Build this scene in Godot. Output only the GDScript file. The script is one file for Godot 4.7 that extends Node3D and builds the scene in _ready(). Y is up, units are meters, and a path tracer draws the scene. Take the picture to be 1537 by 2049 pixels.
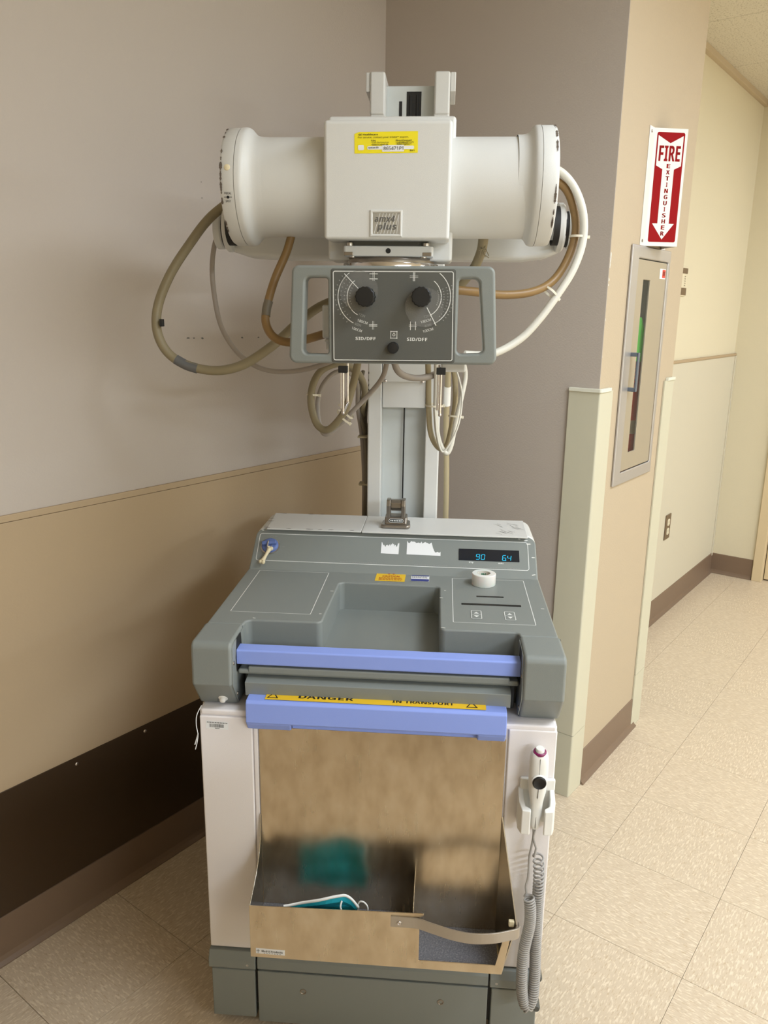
extends Node3D
# A mobile x-ray machine parked in a hospital alcove. Metres, y up; the walls follow the axes and the machine stands turned by MTURN.

const MTURN := deg_to_rad(32.9)
const MAT_WALL_X := -1.535      # left wall face
const BACK_Z := -2.008          # alcove back wall face
const PIL_X := -0.81            # pillar face towards the corridor
const PIL_Z := -2.605           # far end of the pillar
const COR_X := -1.094           # corridor wall face
const END_Z := -4.53            # end wall face
const CEIL := 2.445
const EAST := 5.006
const SOUTH := 4.62

const PX := Basis(Vector3(0, 0, 1), Vector3(0, 1, 0), Vector3(1, 0, 0))   # outline (z, y) pulled along x
const PY := Basis(Vector3(1, 0, 0), Vector3(0, 0, 1), Vector3(0, 1, 0))   # outline (x, z) pulled along y
const ID := Transform3D()

# recessed troffers: x, z, energy, label
const LAMPS := [
	[3.481, -3.855, 8.0, "recessed ceiling light of the far right row, nearest the end wall"],
	[3.481, -0.225, 6.5, "recessed ceiling light of the far right row, level with the machine"],
	[3.481, 0.985, 14.5, "recessed ceiling light of the far right row, level with the viewer"],
	[3.481, 2.195, 6.0, "recessed ceiling light of the far right row, behind the viewer"],
	[0.431, -3.855, 2.2, "recessed ceiling light in the narrow corridor end"],
	[0.431, -1.435, 3.6, "recessed ceiling light of the near row, right of the machine"],
]

var M := {}
var used := {}
var mach: Node3D
var rng := RandomNumberGenerator.new()


class Shape:
	var v := PackedVector3Array()
	var n := PackedVector3Array()
	var t := PackedVector2Array()
	var xf := Transform3D()
	var nb := Basis()

	func at(x: Transform3D) -> Shape:
		xf = x
		nb = x.basis.inverse().transposed()
		return self

	func tri(a: Vector3, b: Vector3, c: Vector3, na: Vector3, nbb: Vector3, nc: Vector3, ua := Vector2(), ub := Vector2(), uc := Vector2()) -> void:
		a = xf * a; b = xf * b; c = xf * c
		na = (nb * na).normalized(); nbb = (nb * nbb).normalized(); nc = (nb * nc).normalized()
		var g := (c - a).cross(b - a)
		if g.length_squared() < 1e-20:
			return
		if g.dot(na + nbb + nc) >= 0.0:
			v.append_array([a, b, c]); n.append_array([na, nbb, nc]); t.append_array([ua, ub, uc])
		else:
			v.append_array([a, c, b]); n.append_array([na, nc, nbb]); t.append_array([ua, uc, ub])

	func quad(a: Vector3, b: Vector3, c: Vector3, d: Vector3, na: Vector3, nbb: Vector3, nc: Vector3, nd: Vector3) -> void:
		tri(a, b, c, na, nbb, nc)
		tri(a, c, d, na, nc, nd)

	func flat(a: Vector3, b: Vector3, c: Vector3, d: Vector3, nn: Vector3) -> void:
		tri(a, b, c, nn, nn, nn, Vector2(0, 1), Vector2(1, 1), Vector2(1, 0))
		tri(a, c, d, nn, nn, nn, Vector2(0, 1), Vector2(1, 0), Vector2(0, 0))

	static func outline(pts: Array, radii, seg := 4) -> Array:
		var area := 0.0
		for i in pts.size():
			var p0: Vector2 = pts[i]
			var q0: Vector2 = pts[(i + 1) % pts.size()]
			area += p0.x * q0.y - q0.x * p0.y
		var src := pts.duplicate()
		var rad := []
		for i in pts.size():
			rad.append(radii[i] if radii is Array else radii)
		if area < 0.0:
			src.reverse()
			rad.reverse()
		var P := PackedVector2Array()
		var N := PackedVector2Array()
		for i in src.size():
			var a: Vector2 = src[(i + src.size() - 1) % src.size()]
			var p: Vector2 = src[i]
			var b: Vector2 = src[(i + 1) % src.size()]
			var d1 := (p - a).normalized()
			var d2 := (b - p).normalized()
			var turn := d1.angle_to(d2)
			var n1 := Vector2(d1.y, -d1.x)
			var r: float = rad[i]
			if absf(turn) < 0.02:
				P.append(p); N.append((n1 + Vector2(d2.y, -d2.x)).normalized())
				continue
			var tl := r * tan(absf(turn) / 2.0)
			var most := 0.48 * minf(p.distance_to(a), p.distance_to(b))
			if tl > most:
				tl = most
				r = tl / tan(absf(turn) / 2.0)
			var s := signf(turn)
			var c := p - d1 * tl - n1 * r * s
			var k := maxi(1, int(ceil(seg * absf(turn) / (PI / 2.0))))
			for j in k + 1:
				var nn := n1.rotated(turn * j / k)
				P.append(c + nn * r * s); N.append(nn)
		return [P, N]

	# outline o (and holes) between z0 and z1, edges rounded by bev
	func prism(o: Array, z0: float, z1: float, bev := 0.0, holes := [], bs := 3) -> Shape:
		var loops := [o]
		for h in holes:
			var hp: PackedVector2Array = h[0].duplicate()
			var hn: PackedVector2Array = h[1].duplicate()
			hp.reverse(); hn.reverse()
			for i in hn.size():
				hn[i] = -hn[i]
			loops.append([hp, hn])
		bev = minf(bev, absf(z1 - z0) * 0.49)
		var lev := []
		if bev > 0.0:
			for k in bs + 1:
				var a := PI / 2.0 * k / bs
				lev.append([bev * (1.0 - sin(a)), z1 - bev * (1.0 - cos(a)), sin(a), cos(a)])
			for k in bs + 1:
				var a := PI / 2.0 * (bs - k) / bs
				lev.append([bev * (1.0 - sin(a)), z0 + bev * (1.0 - cos(a)), sin(a), -cos(a)])
		else:
			lev = [[0.0, z1, 1.0, 0.0], [0.0, z0, 1.0, 0.0]]
		for L in loops:
			var P: PackedVector2Array = L[0]
			var N: PackedVector2Array = L[1]
			for i in P.size():
				var j := (i + 1) % P.size()
				for k in lev.size() - 1:
					var A = lev[k]
					var B = lev[k + 1]
					var p00: Vector2 = P[i] - N[i] * A[0]
					var p10: Vector2 = P[j] - N[j] * A[0]
					var p01: Vector2 = P[i] - N[i] * B[0]
					var p11: Vector2 = P[j] - N[j] * B[0]
					quad(Vector3(p00.x, p00.y, A[1]), Vector3(p10.x, p10.y, A[1]), Vector3(p11.x, p11.y, B[1]), Vector3(p01.x, p01.y, B[1]),
						Vector3(N[i].x * A[2], N[i].y * A[2], A[3]), Vector3(N[j].x * A[2], N[j].y * A[2], A[3]), Vector3(N[j].x * B[2], N[j].y * B[2], B[3]), Vector3(N[i].x * B[2], N[i].y * B[2], B[3]))
		var cap := bridged(loops, bev, false)
		var idx := Geometry2D.triangulate_polygon(cap)
		if idx.is_empty():
			cap = bridged(loops, bev, true)
			idx = Geometry2D.triangulate_polygon(cap)
		if idx.is_empty():
			printerr("cap failed, ", cap.size(), " ", cap[0])
		for i in range(0, idx.size(), 3):
			var a := cap[idx[i]]
			var b := cap[idx[i + 1]]
			var c := cap[idx[i + 2]]
			for s in [[z1, 1.0], [z0, -1.0]]:
				var nn := Vector3(0, 0, s[1])
				tri(Vector3(a.x, a.y, s[0]), Vector3(b.x, b.y, s[0]), Vector3(c.x, c.y, s[0]), nn, nn, nn, a, b, c)
		return self

	# the loops drawn in by bev, holes joined to the outer loop by a cut
	static func bridged(loops: Array, bev: float, clean: bool) -> PackedVector2Array:
		var cap := PackedVector2Array()
		for L in loops:
			var ring := PackedVector2Array()
			for i in L[0].size():
				var q: Vector2 = L[0][i] - (Vector2.ZERO if clean else L[1][i] * bev)
				if ring.is_empty() or ring[-1].distance_to(q) > 1e-6:
					ring.append(q)
			if ring.size() > 1 and ring[0].distance_to(ring[-1]) < 1e-6:
				ring.remove_at(ring.size() - 1)
			if clean:
				for i in ring.size():
					ring[i] *= 1000.0
				var turned := cap.size() > 0
				if turned:
					ring.reverse()
				var got := Geometry2D.offset_polygon(ring, (bev if turned else -bev) * 1000.0, Geometry2D.JOIN_MITER)
				ring = got[0] if got.size() else ring
				if Geometry2D.is_polygon_clockwise(ring) != turned:
					ring.reverse()
				for i in ring.size():
					ring[i] /= 1000.0
			if cap.is_empty():
				cap = ring
				continue
			var bi := 0
			var bj := 0
			var bd := 1e9
			for i in cap.size():
				for j in ring.size():
					var d := cap[i].distance_squared_to(ring[j])
					if d < bd:
						bd = d; bi = i; bj = j
			var m := PackedVector2Array()
			for i in bi + 1:
				m.append(cap[i])
			for j in ring.size() + 1:
				m.append(ring[(bj + j) % ring.size()])
			for i in range(bi, cap.size()):
				m.append(cap[i])
			cap = m
		return cap

	func box(x0: float, x1: float, y0: float, y1: float, z0: float, z1: float, r := 0.002, bs := 2) -> Shape:
		r = minf(r, 0.45 * minf(x1 - x0, minf(y1 - y0, z1 - z0)))
		return prism(outline([Vector2(x0, y0), Vector2(x1, y0), Vector2(x1, y1), Vector2(x0, y1)], r, bs), z0, z1, r, [], bs)

	# profile of (radius, height) points, bottom to top, turned about local y
	func lathe(pr: Array, seg := 32, sharp := 40.0) -> Shape:
		var sn := []
		for i in pr.size() - 1:
			var d: Vector2 = pr[i + 1] - pr[i]
			sn.append(Vector2(d.y, -d.x).normalized())
		for i in pr.size() - 1:
			var n0: Vector2 = sn[i]
			var n1: Vector2 = sn[i]
			if i > 0 and absf(sn[i - 1].angle_to(sn[i])) < deg_to_rad(sharp):
				n0 = (sn[i - 1] + sn[i]).normalized()
			if i < pr.size() - 2 and absf(sn[i + 1].angle_to(sn[i])) < deg_to_rad(sharp):
				n1 = (sn[i + 1] + sn[i]).normalized()
			for k in seg:
				var a := TAU * k / seg
				var b := TAU * (k + 1) / seg
				var ca := Vector3(cos(a), 0, sin(a))
				var cb := Vector3(cos(b), 0, sin(b))
				var up := Vector3.UP
				quad(ca * pr[i].x + up * pr[i].y, cb * pr[i].x + up * pr[i].y, cb * pr[i + 1].x + up * pr[i + 1].y, ca * pr[i + 1].x + up * pr[i + 1].y,
					ca * n0.x + up * n0.y, cb * n0.x + up * n0.y, cb * n1.x + up * n1.y, ca * n1.x + up * n1.y)
		return self

	static func spline(pts: Array, per := 8) -> PackedVector3Array:
		var out := PackedVector3Array()
		for i in pts.size() - 1:
			var a: Vector3 = pts[maxi(i - 1, 0)]
			var b: Vector3 = pts[i]
			var c: Vector3 = pts[i + 1]
			var d: Vector3 = pts[mini(i + 2, pts.size() - 1)]
			for k in per:
				out.append(b.cubic_interpolate(c, a, d, float(k) / per))
		out.append(pts[-1])
		return out

	# a round tube along the points; r a number or one radius per point
	func tube(path: PackedVector3Array, r, sides := 10) -> Shape:
		var rings := []
		var norms := []
		var side := Vector3.UP
		for i in path.size():
			var d := (path[mini(i + 1, path.size() - 1)] - path[maxi(i - 1, 0)]).normalized()
			if i == 0 and absf(d.dot(side)) > 0.9:
				side = Vector3.RIGHT
			side = (side - d * side.dot(d)).normalized()
			var other := d.cross(side)
			var rr: float = r[i] if r is Array else r
			var ring := PackedVector3Array()
			var rn := PackedVector3Array()
			for k in sides:
				var a := TAU * k / sides
				var w := side * cos(a) + other * sin(a)
				ring.append(path[i] + w * rr); rn.append(w)
			rings.append(ring); norms.append(rn)
		for i in path.size() - 1:
			for k in sides:
				var j := (k + 1) % sides
				quad(rings[i][k], rings[i][j], rings[i + 1][j], rings[i + 1][k], norms[i][k], norms[i][j], norms[i + 1][j], norms[i + 1][k])
		for e in [0, path.size() - 1]:
			var o = 1 if e == 0 else e - 1
			var nn := (path[e] - path[o]).normalized()
			for k in sides:
				tri(path[e], rings[e][k], rings[e][(k + 1) % sides], nn, nn, nn)
		return self

	func ball(c: Vector3, rad: Vector3, seg := 16) -> Shape:
		for i in seg / 2:
			for k in seg:
				var q := []
				for o in [[i, k], [i, k + 1], [i + 1, k + 1], [i + 1, k]]:
					var th: float = PI * o[0] / (seg / 2)
					var ph: float = TAU * o[1] / seg
					q.append(Vector3(sin(th) * cos(ph), cos(th), sin(th) * sin(ph)))
				quad(c + q[0] * rad, c + q[1] * rad, c + q[2] * rad, c + q[3] * rad, q[0] / rad, q[1] / rad, q[2] / rad, q[3] / rad)
		return self

	# flat print: a line of width w through 2-D points, at height z of the local frame
	func stroke(pts: Array, w: float, z := 0.0, closed := false) -> Shape:
		var m := pts.size()
		var L := []
		var R := []
		for i in m:
			var a: Vector2 = pts[(i + m - 1) % m] if closed or i > 0 else pts[i]
			var b: Vector2 = pts[(i + 1) % m] if closed or i < m - 1 else pts[i]
			var p: Vector2 = pts[i]
			var d1 := (p - a).normalized() if p != a else (b - p).normalized()
			var d2 := (b - p).normalized() if b != p else d1
			var nn := (Vector2(-d1.y, d1.x) + Vector2(-d2.y, d2.x)).normalized()
			var k := w / 2.0 / maxf(0.4, nn.dot(Vector2(-d1.y, d1.x)))
			L.append(p + nn * k); R.append(p - nn * k)
		for i in (m if closed else m - 1):
			var j := (i + 1) % m
			flat(Vector3(L[i].x, L[i].y, z), Vector3(R[i].x, R[i].y, z), Vector3(R[j].x, R[j].y, z), Vector3(L[j].x, L[j].y, z), Vector3(0, 0, 1))
		return self

	func patch(pts: PackedVector2Array, z := 0.0) -> Shape:
		var idx := Geometry2D.triangulate_polygon(pts)
		for i in range(0, idx.size(), 3):
			var a := pts[idx[i]]
			var b := pts[idx[i + 1]]
			var c := pts[idx[i + 2]]
			tri(Vector3(a.x, a.y, z), Vector3(b.x, b.y, z), Vector3(c.x, c.y, z), Vector3(0, 0, 1), Vector3(0, 0, 1), Vector3(0, 0, 1), a, b, c)
		return self

	# a sheet of thickness th whose middle surface has the four corners
	func sheet(a: Vector3, b: Vector3, c: Vector3, d: Vector3, th: float) -> Shape:
		var nn := (b - a).cross(d - a).normalized()
		var h := nn * th / 2.0
		var q := [a, b, c, d]
		flat(a + h, b + h, c + h, d + h, nn)
		flat(a - h, b - h, c - h, d - h, -nn)
		for i in 4:
			var p: Vector3 = q[i]
			var r: Vector3 = q[(i + 1) % 4]
			flat(p + h, r + h, r - h, p - h, (r - p).cross(nn).normalized())
		return self

	func mesh() -> ArrayMesh:
		var arr := []
		arr.resize(Mesh.ARRAY_MAX)
		arr[Mesh.ARRAY_VERTEX] = v
		arr[Mesh.ARRAY_NORMAL] = n
		arr[Mesh.ARRAY_TEX_UV] = t
		var m := ArrayMesh.new()
		m.add_surface_from_arrays(Mesh.PRIMITIVE_TRIANGLES, arr)
		return m


func S(x := Transform3D()) -> Shape:
	return Shape.new().at(x)


func V2(a: Array) -> Array:
	var o := []
	for i in range(0, a.size(), 2):
		o.append(Vector2(a[i], a[i + 1]))
	return o


func rect(x0: float, x1: float, y0: float, y1: float, r := 0.002, seg := 4) -> Array:
	return Shape.outline([Vector2(x0, y0), Vector2(x1, y0), Vector2(x1, y1), Vector2(x0, y1)], r, seg)


func circle(c: Vector2, r: float, k := 24, a0 := 0.0, a1 := TAU) -> Array:
	var o := []
	for i in k + (0 if is_equal_approx(a1 - a0, TAU) else 1):
		o.append(c + Vector2.from_angle(a0 + (a1 - a0) * i / k) * r)
	return o


func numbered(called: String) -> String:
	used[called] = used.get(called, 0) + 1
	return called if used[called] == 1 else "%s_%03d" % [called, used[called] - 1]


func tag(o: Node, label: String, category: String, group := "", kind := "") -> Node:
	o.set_meta("label", label)
	if category:
		o.set_meta("category", category)
	if group:
		o.set_meta("group", group)
	if kind:
		o.set_meta("kind", kind)
	return o


func thing(called: String, label: String, category: String, at := Vector3.ZERO, turn := 0.0, group := "") -> Node3D:
	var o := Node3D.new()
	o.name = numbered(called)
	add_child(o)
	o.position = at
	o.rotation.y = turn
	tag(o, label, category, group)
	return o


# one named mesh under parent (the root when it is a thing of its own)
func part(called: String, s, m: Material, parent: Node = null) -> MeshInstance3D:
	var o := MeshInstance3D.new()
	o.mesh = s.mesh() if s is Shape else s
	o.material_override = m
	o.name = numbered(called) if parent == null else called
	(parent if parent else self).add_child(o, true)
	return o


func struct(called: String, s, m: Material, label: String, category: String) -> MeshInstance3D:
	var o := part(called, s, m)
	tag(o, label, category, "", "structure")
	return o


# flat lettering, cap height h, centred at (x, y) of the local frame f; fit stretches it to a width
func text(called: String, words: String, f: Transform3D, x: float, y: float, h: float, m: Material, parent: Node, fit := 0.0, bold := true, lean := 0.0, turn := 0.0, left := false) -> MeshInstance3D:
	var tm := TextMesh.new()
	var font := SystemFont.new()
	font.font_names = PackedStringArray(["Droid Sans"])
	font.font_weight = 700 if bold else 400
	tm.font = font
	tm.text = words
	tm.font_size = 32
	tm.pixel_size = h / (32.0 * 0.714)
	tm.depth = 0.0
	tm.curve_step = 1.2
	var box := tm.get_aabb()
	var sx := fit / box.size.x if fit > 0.0 else 1.0
	var o := MeshInstance3D.new()
	o.mesh = tm
	o.material_override = m
	o.name = called
	var mid := box.get_center()
	var b := Basis(Vector3(sx, 0, 0), Vector3(lean, 1, 0), Vector3(0, 0, 1)).rotated(Vector3(0, 0, 1), turn)
	var off := Vector3(box.position.x if left else mid.x, mid.y, 0)
	o.transform = f * Transform3D(b, Vector3(x, y, 0.0004) - b * off)
	parent.add_child(o, true)
	return o


# ---------------------------------------------------------------- materials

func noise(freq: float, seed_: int, octaves := 3, kind := FastNoiseLite.TYPE_SIMPLEX_SMOOTH, size := 512, ramp: Gradient = null) -> NoiseTexture2D:
	var f := FastNoiseLite.new()
	f.noise_type = kind
	f.seed = seed_
	f.frequency = freq
	f.fractal_octaves = octaves
	var t := NoiseTexture2D.new()
	t.width = size
	t.height = size
	t.seamless = true
	t.noise = f
	if ramp:
		t.color_ramp = ramp
	return t


func ramp(stops: Array) -> Gradient:
	var g := Gradient.new()
	var o := PackedFloat32Array()
	var c := PackedColorArray()
	for s in stops:
		o.append(s[0])
		c.append(s[1])
	g.offsets = o
	g.colors = c
	return g


func mat(c: Color, rough := 0.5, metal := 0.0, spec := 0.5) -> StandardMaterial3D:
	var m := StandardMaterial3D.new()
	m.albedo_color = c
	m.roughness = rough
	m.metallic = metal
	m.metallic_specular = spec
	return m


func rgb(r: int, g: int, b: int) -> Color:
	return Color8(r, g, b)


func relief(m: StandardMaterial3D, tex: Texture2D, per_metre: float, cm: float) -> StandardMaterial3D:
	m.heightmap_enabled = true
	m.heightmap_texture = tex
	m.heightmap_scale = cm
	m.uv1_triplanar = true
	m.uv1_scale = Vector3.ONE * per_metre
	return m


func tile_image() -> ImageTexture:
	# vinyl floor tile: cream ground with long chips, all running one way
	var im := Image.create(1024, 1024, false, Image.FORMAT_RGB8)
	var base := FastNoiseLite.new()
	base.seed = 5
	base.frequency = 0.012
	var a := FastNoiseLite.new()
	a.seed = 11
	a.frequency = 0.02
	a.fractal_octaves = 4
	var b := FastNoiseLite.new()
	b.seed = 23
	b.frequency = 0.03
	b.fractal_octaves = 3
	var c0 := Vector3(210, 192, 168)
	var lite := Vector3(232, 217, 194)
	var dark := Vector3(190, 166, 136)
	for y in 1024:
		for x in 1024:
			var p := a.get_noise_2d(x * 1.15, y * 5.2)
			var q := b.get_noise_2d(x * 0.8 + 900, y * 4.4)
			var w := base.get_noise_2d(x, y) * 5.0
			var c := c0 + Vector3(w, w, w)
			c = c.lerp(lite, smoothstep(0.14, 0.36, p) * 0.8)
			c = c.lerp(dark, smoothstep(0.30, 0.46, q) * 0.6)
			im.set_pixel(x, y, Color(c.x / 255.0, c.y / 255.0, c.z / 255.0))
	return ImageTexture.create_from_image(im)


func steel_image(seed_: int) -> ImageTexture:
	# worn sheet steel: streaks running down, patches of dull film
	var im := Image.create(512, 512, false, Image.FORMAT_RGB8)
	var a := FastNoiseLite.new()
	a.seed = seed_
	a.frequency = 0.02
	a.fractal_octaves = 4
	var b := FastNoiseLite.new()
	b.seed = seed_ + 7
	b.frequency = 0.008
	b.fractal_octaves = 4
	for y in 512:
		for x in 512:
			var s := a.get_noise_2d(x * 3.0, y * 0.35)
			var p := b.get_noise_2d(x * 1.2, y)
			var k := clampf(0.62 + s * 0.07 + p * 0.12, 0.0, 1.0)
			im.set_pixel(x, y, Color(k, k, k))
	return ImageTexture.create_from_image(im)


func make_materials() -> void:
	var peel := noise(0.05, 3, 2)
	var powder := noise(0.12, 8, 2)
	M.wall_grey = relief(mat(rgb(188, 177, 167), 0.62, 0, 0.35), peel, 6.0, 0.022)
	M.wall_tan = relief(mat(rgb(178, 156, 126), 0.6, 0, 0.35), peel, 5.0, 0.015)
	M.wall_cream = relief(mat(rgb(189, 172, 147), 0.62, 0, 0.35), peel, 6.0, 0.022)
	M.wall_yellow = relief(mat(rgb(220, 210, 184), 0.62, 0, 0.35), peel, 6.0, 0.022)
	M.wainscot = relief(mat(rgb(208, 200, 180), 0.6, 0, 0.35), peel, 5.0, 0.015)
	M.guard = mat(rgb(203, 198, 176), 0.45, 0, 0.4)
	M.cap = mat(rgb(226, 224, 208), 0.4, 0, 0.4)
	M.base = mat(rgb(126, 105, 87), 0.42, 0, 0.4)
	M.crash = mat(rgb(72, 56, 40), 0.28, 0.3, 0.5)
	M.joint = mat(rgb(96, 80, 62), 0.9)
	M.grime = mat(rgb(72, 62, 48), 0.9)
	M.tile = mat(Color.WHITE, 0.3, 0, 0.42)
	M.tile.albedo_texture = tile_image()
	M.slab = mat(rgb(120, 100, 78), 0.9)
	M.ceil = mat(Color.WHITE, 0.9, 0, 0.2)
	var holes := noise(0.06, 21, 2, FastNoiseLite.TYPE_SIMPLEX_SMOOTH, 512, ramp([[0.0, rgb(160, 148, 128)], [0.24, rgb(188, 178, 158)], [0.3, rgb(216, 208, 190)], [1.0, rgb(222, 214, 198)]]))
	M.ceil.albedo_texture = holes
	M.ceil.uv1_triplanar = true
	M.ceil.uv1_scale = Vector3.ONE * 2.2
	M.angle = mat(rgb(196, 178, 150), 0.5, 0, 0.4)
	M.frame_paint = mat(rgb(216, 196, 160), 0.45, 0, 0.4)
	# machine
	M.grey = relief(mat(rgb(132, 136, 132), 0.42, 0, 0.45), powder, 14.0, 0.012)
	M.grey_dark = relief(mat(rgb(92, 92, 87), 0.5, 0, 0.4), powder, 14.0, 0.01)
	M.white = relief(mat(rgb(216, 215, 211), 0.42, 0, 0.45), powder, 14.0, 0.012)
	M.cream = relief(mat(rgb(236, 230, 229), 0.45, 0, 0.4), powder, 12.0, 0.012)
	M.white_chip = mat(rgb(232, 230, 224), 0.7)
	M.chip = mat(rgb(96, 84, 74), 0.7)
	M.blue = relief(mat(rgb(144, 164, 234), 0.45, 0, 0.4), powder, 14.0, 0.008)
	M.blue_dark = mat(rgb(98, 118, 176), 0.4)
	M.black = mat(rgb(14, 14, 14), 0.45)
	M.rubber_and_shade = mat(rgb(26, 25, 24), 0.6)  # real rubber, and dark colour standing for shade inside openings
	M.chrome = mat(rgb(216, 212, 212), 0.12, 1.0)
	M.alu = mat(rgb(190, 184, 176), 0.34, 0.9)
	M.latch = mat(rgb(150, 142, 132), 0.3, 0.85)
	M.channel = mat(rgb(206, 210, 208), 0.45, 0, 0.4)
	M.steel = mat(rgb(206, 200, 188), 0.3, 1.0)
	var st := steel_image(41)
	M.steel.uv1_triplanar = true
	M.steel.uv1_scale = Vector3.ONE * 3.2
	M.steel.roughness_texture = st
	M.steel.roughness = 0.36
	M.steel.roughness_texture_channel = BaseMaterial3D.TEXTURE_CHANNEL_RED
	M.steel_stain = mat(Color.WHITE, 0.5, 1.0)
	M.steel_stain.albedo_texture = noise(0.012, 77, 5, FastNoiseLite.TYPE_SIMPLEX_SMOOTH, 512, ramp([[0.0, rgb(202, 186, 160)], [0.32, rgb(214, 199, 174)], [0.6, rgb(222, 208, 184)], [1.0, rgb(230, 218, 198)]]))
	M.steel_stain.uv1_triplanar = true
	M.steel_stain.uv1_scale = Vector3(3.0, 1.6, 3.0)
	M.steel_stain.roughness_texture = st
	M.steel_stain.roughness_texture_channel = BaseMaterial3D.TEXTURE_CHANNEL_RED
	M.steel_stain.roughness = 0.40
	M.liner = mat(Color.WHITE, 0.6, 0, 0.4)
	M.liner.albedo_texture = noise(0.09, 61, 4, FastNoiseLite.TYPE_SIMPLEX_SMOOTH, 512, ramp([[0.0, rgb(92, 92, 98)], [0.5, rgb(108, 107, 112)], [0.75, rgb(122, 122, 126)], [1.0, rgb(150, 150, 152)]]))
	M.liner.uv1_triplanar = true
	M.liner.uv1_scale = Vector3.ONE * 5.0
	M.print_white = mat(rgb(232, 232, 228), 0.6)
	M.print_dim = mat(rgb(150, 150, 146), 0.6)
	M.print_black = mat(rgb(24, 24, 22), 0.6)
	M.print_grey = mat(rgb(96, 94, 90), 0.6)
	M.paper = mat(rgb(236, 236, 236), 0.8)
	M.yellow = mat(rgb(244, 226, 30), 0.45)
	M.amber = mat(rgb(236, 192, 40), 0.5)
	M.red_print = mat(rgb(176, 60, 30), 0.6)
	M.navy = mat(rgb(44, 54, 130), 0.5)
	M.silver_label = mat(rgb(176, 174, 166), 0.35, 0.5)
	M.screen = mat(rgb(16, 24, 36), 0.15, 0, 0.6)
	M.digit = mat(rgb(20, 130, 160), 0.4)
	M.digit.emission_enabled = true
	M.digit.emission = rgb(40, 190, 230)
	M.digit.emission_energy_multiplier = 1.0
	M.digit_off = mat(rgb(24, 52, 70), 0.4)
	M.clear = mat(Color(1, 1, 1, 0.03), 0.08)
	M.clear.metallic_specular = 0.22
	M.clear.transparency = BaseMaterial3D.TRANSPARENCY_ALPHA
	M.glass = mat(Color(0.9, 0.95, 0.92, 0.03), 0.05)
	M.glass.metallic_specular = 0.22
	M.glass.transparency = BaseMaterial3D.TRANSPARENCY_ALPHA
	M.hose_olive = mat(rgb(138, 126, 98), 0.5)
	M.hose_beige = mat(rgb(170, 156, 124), 0.5)
	M.hose_brown = mat(rgb(136, 106, 62), 0.45)
	M.hose_grey = mat(rgb(158, 148, 138), 0.5)
	M.hose_white = mat(rgb(214, 210, 198), 0.45)
	M.hose_dark = mat(rgb(112, 102, 84), 0.5)
	M.tape_grey = mat(rgb(96, 96, 96), 0.6)
	M.tie = mat(rgb(222, 214, 194), 0.4)
	M.plastic = mat(rgb(236, 234, 228), 0.35)
	M.magenta = mat(rgb(128, 24, 84), 0.35)
	M.coil = mat(rgb(166, 162, 158), 0.42)
	M.bone = mat(rgb(226, 212, 176), 0.5)
	M.tape_roll = mat(rgb(232, 230, 224), 0.4)
	M.tape_roll.subsurf_scatter_enabled = true
	M.tape_roll.subsurf_scatter_strength = 0.25
	M.tape_core = mat(rgb(214, 208, 196), 0.6)
	M.green_print = mat(rgb(20, 120, 84), 0.5)
	M.teal = mat(rgb(24, 164, 190), 0.7)
	M.gauze = mat(rgb(238, 240, 240), 0.8)
	# fire station
	M.sign_white = mat(rgb(236, 232, 226), 0.35)
	M.sign_red = mat(rgb(150, 14, 18), 0.6, 0, 0.25)
	M.cab_frame = mat(rgb(188, 184, 182), 0.32, 0.55)
	M.cab_door = mat(rgb(184, 174, 156), 0.38, 0.5)
	M.cab_in = mat(rgb(214, 212, 204), 0.6)
	M.handle_blue = mat(rgb(108, 116, 128), 0.35, 0.4)
	M.ext_red = mat(rgb(226, 70, 40), 0.3)
	M.tag_green = mat(rgb(104, 214, 84), 0.6)
	M.orange_red = mat(rgb(216, 60, 40), 0.5)
	M.bronze = mat(rgb(112, 92, 70), 0.45)
	M.socket = mat(rgb(226, 216, 190), 0.4)
	M.lamp = mat(rgb(250, 246, 236), 0.5)
	M.lamp.emission_enabled = true
	M.lamp.emission = Color(1.0, 0.93, 0.82)
	M.lamp.emission_energy_multiplier = 2.0


# ---------------------------------------------------------------- scene

func _ready() -> void:
	rng.seed = 12
	var cam := Camera3D.new()
	cam.fov = 66.23
	cam.near = 0.05
	cam.far = 60.0
	cam.position = Vector3(0, 1.4105, 0)
	cam.basis = Basis(Vector3.UP, deg_to_rad(37.086)) * Basis(Vector3.RIGHT, deg_to_rad(-14.27)) * Basis(Vector3.BACK, deg_to_rad(0.777))
	add_child(cam)
	cam.current = true

	var env := Environment.new()
	env.background_mode = Environment.BG_COLOR
	env.background_color = Color.BLACK
	env.tonemap_mode = Environment.TONE_MAPPER_LINEAR
	env.tonemap_exposure = 1.0
	env.sdfgi_enabled = true
	env.ssao_enabled = true
	env.ssil_enabled = true
	var we := WorldEnvironment.new()
	we.environment = env
	add_child(we)

	make_materials()
	# recessed ceiling troffers of the corridor; each holds its own light
	for l in LAMPS:
		ceiling_light(Vector3(l[0], CEIL, l[1]), l[2], l[3])

	room()
	corridor_fittings()
	mach = thing("mobile_xray_machine", "white and grey mobile x-ray machine with blue handles parked in the alcove", "x-ray machine", Vector3(-0.7739, 0, -1.0048), MTURN)
	machine_base()
	machine_console()
	machine_bin()
	machine_column()
	machine_head()
	machine_collimator()
	machine_cables()
	loose_things()


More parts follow.
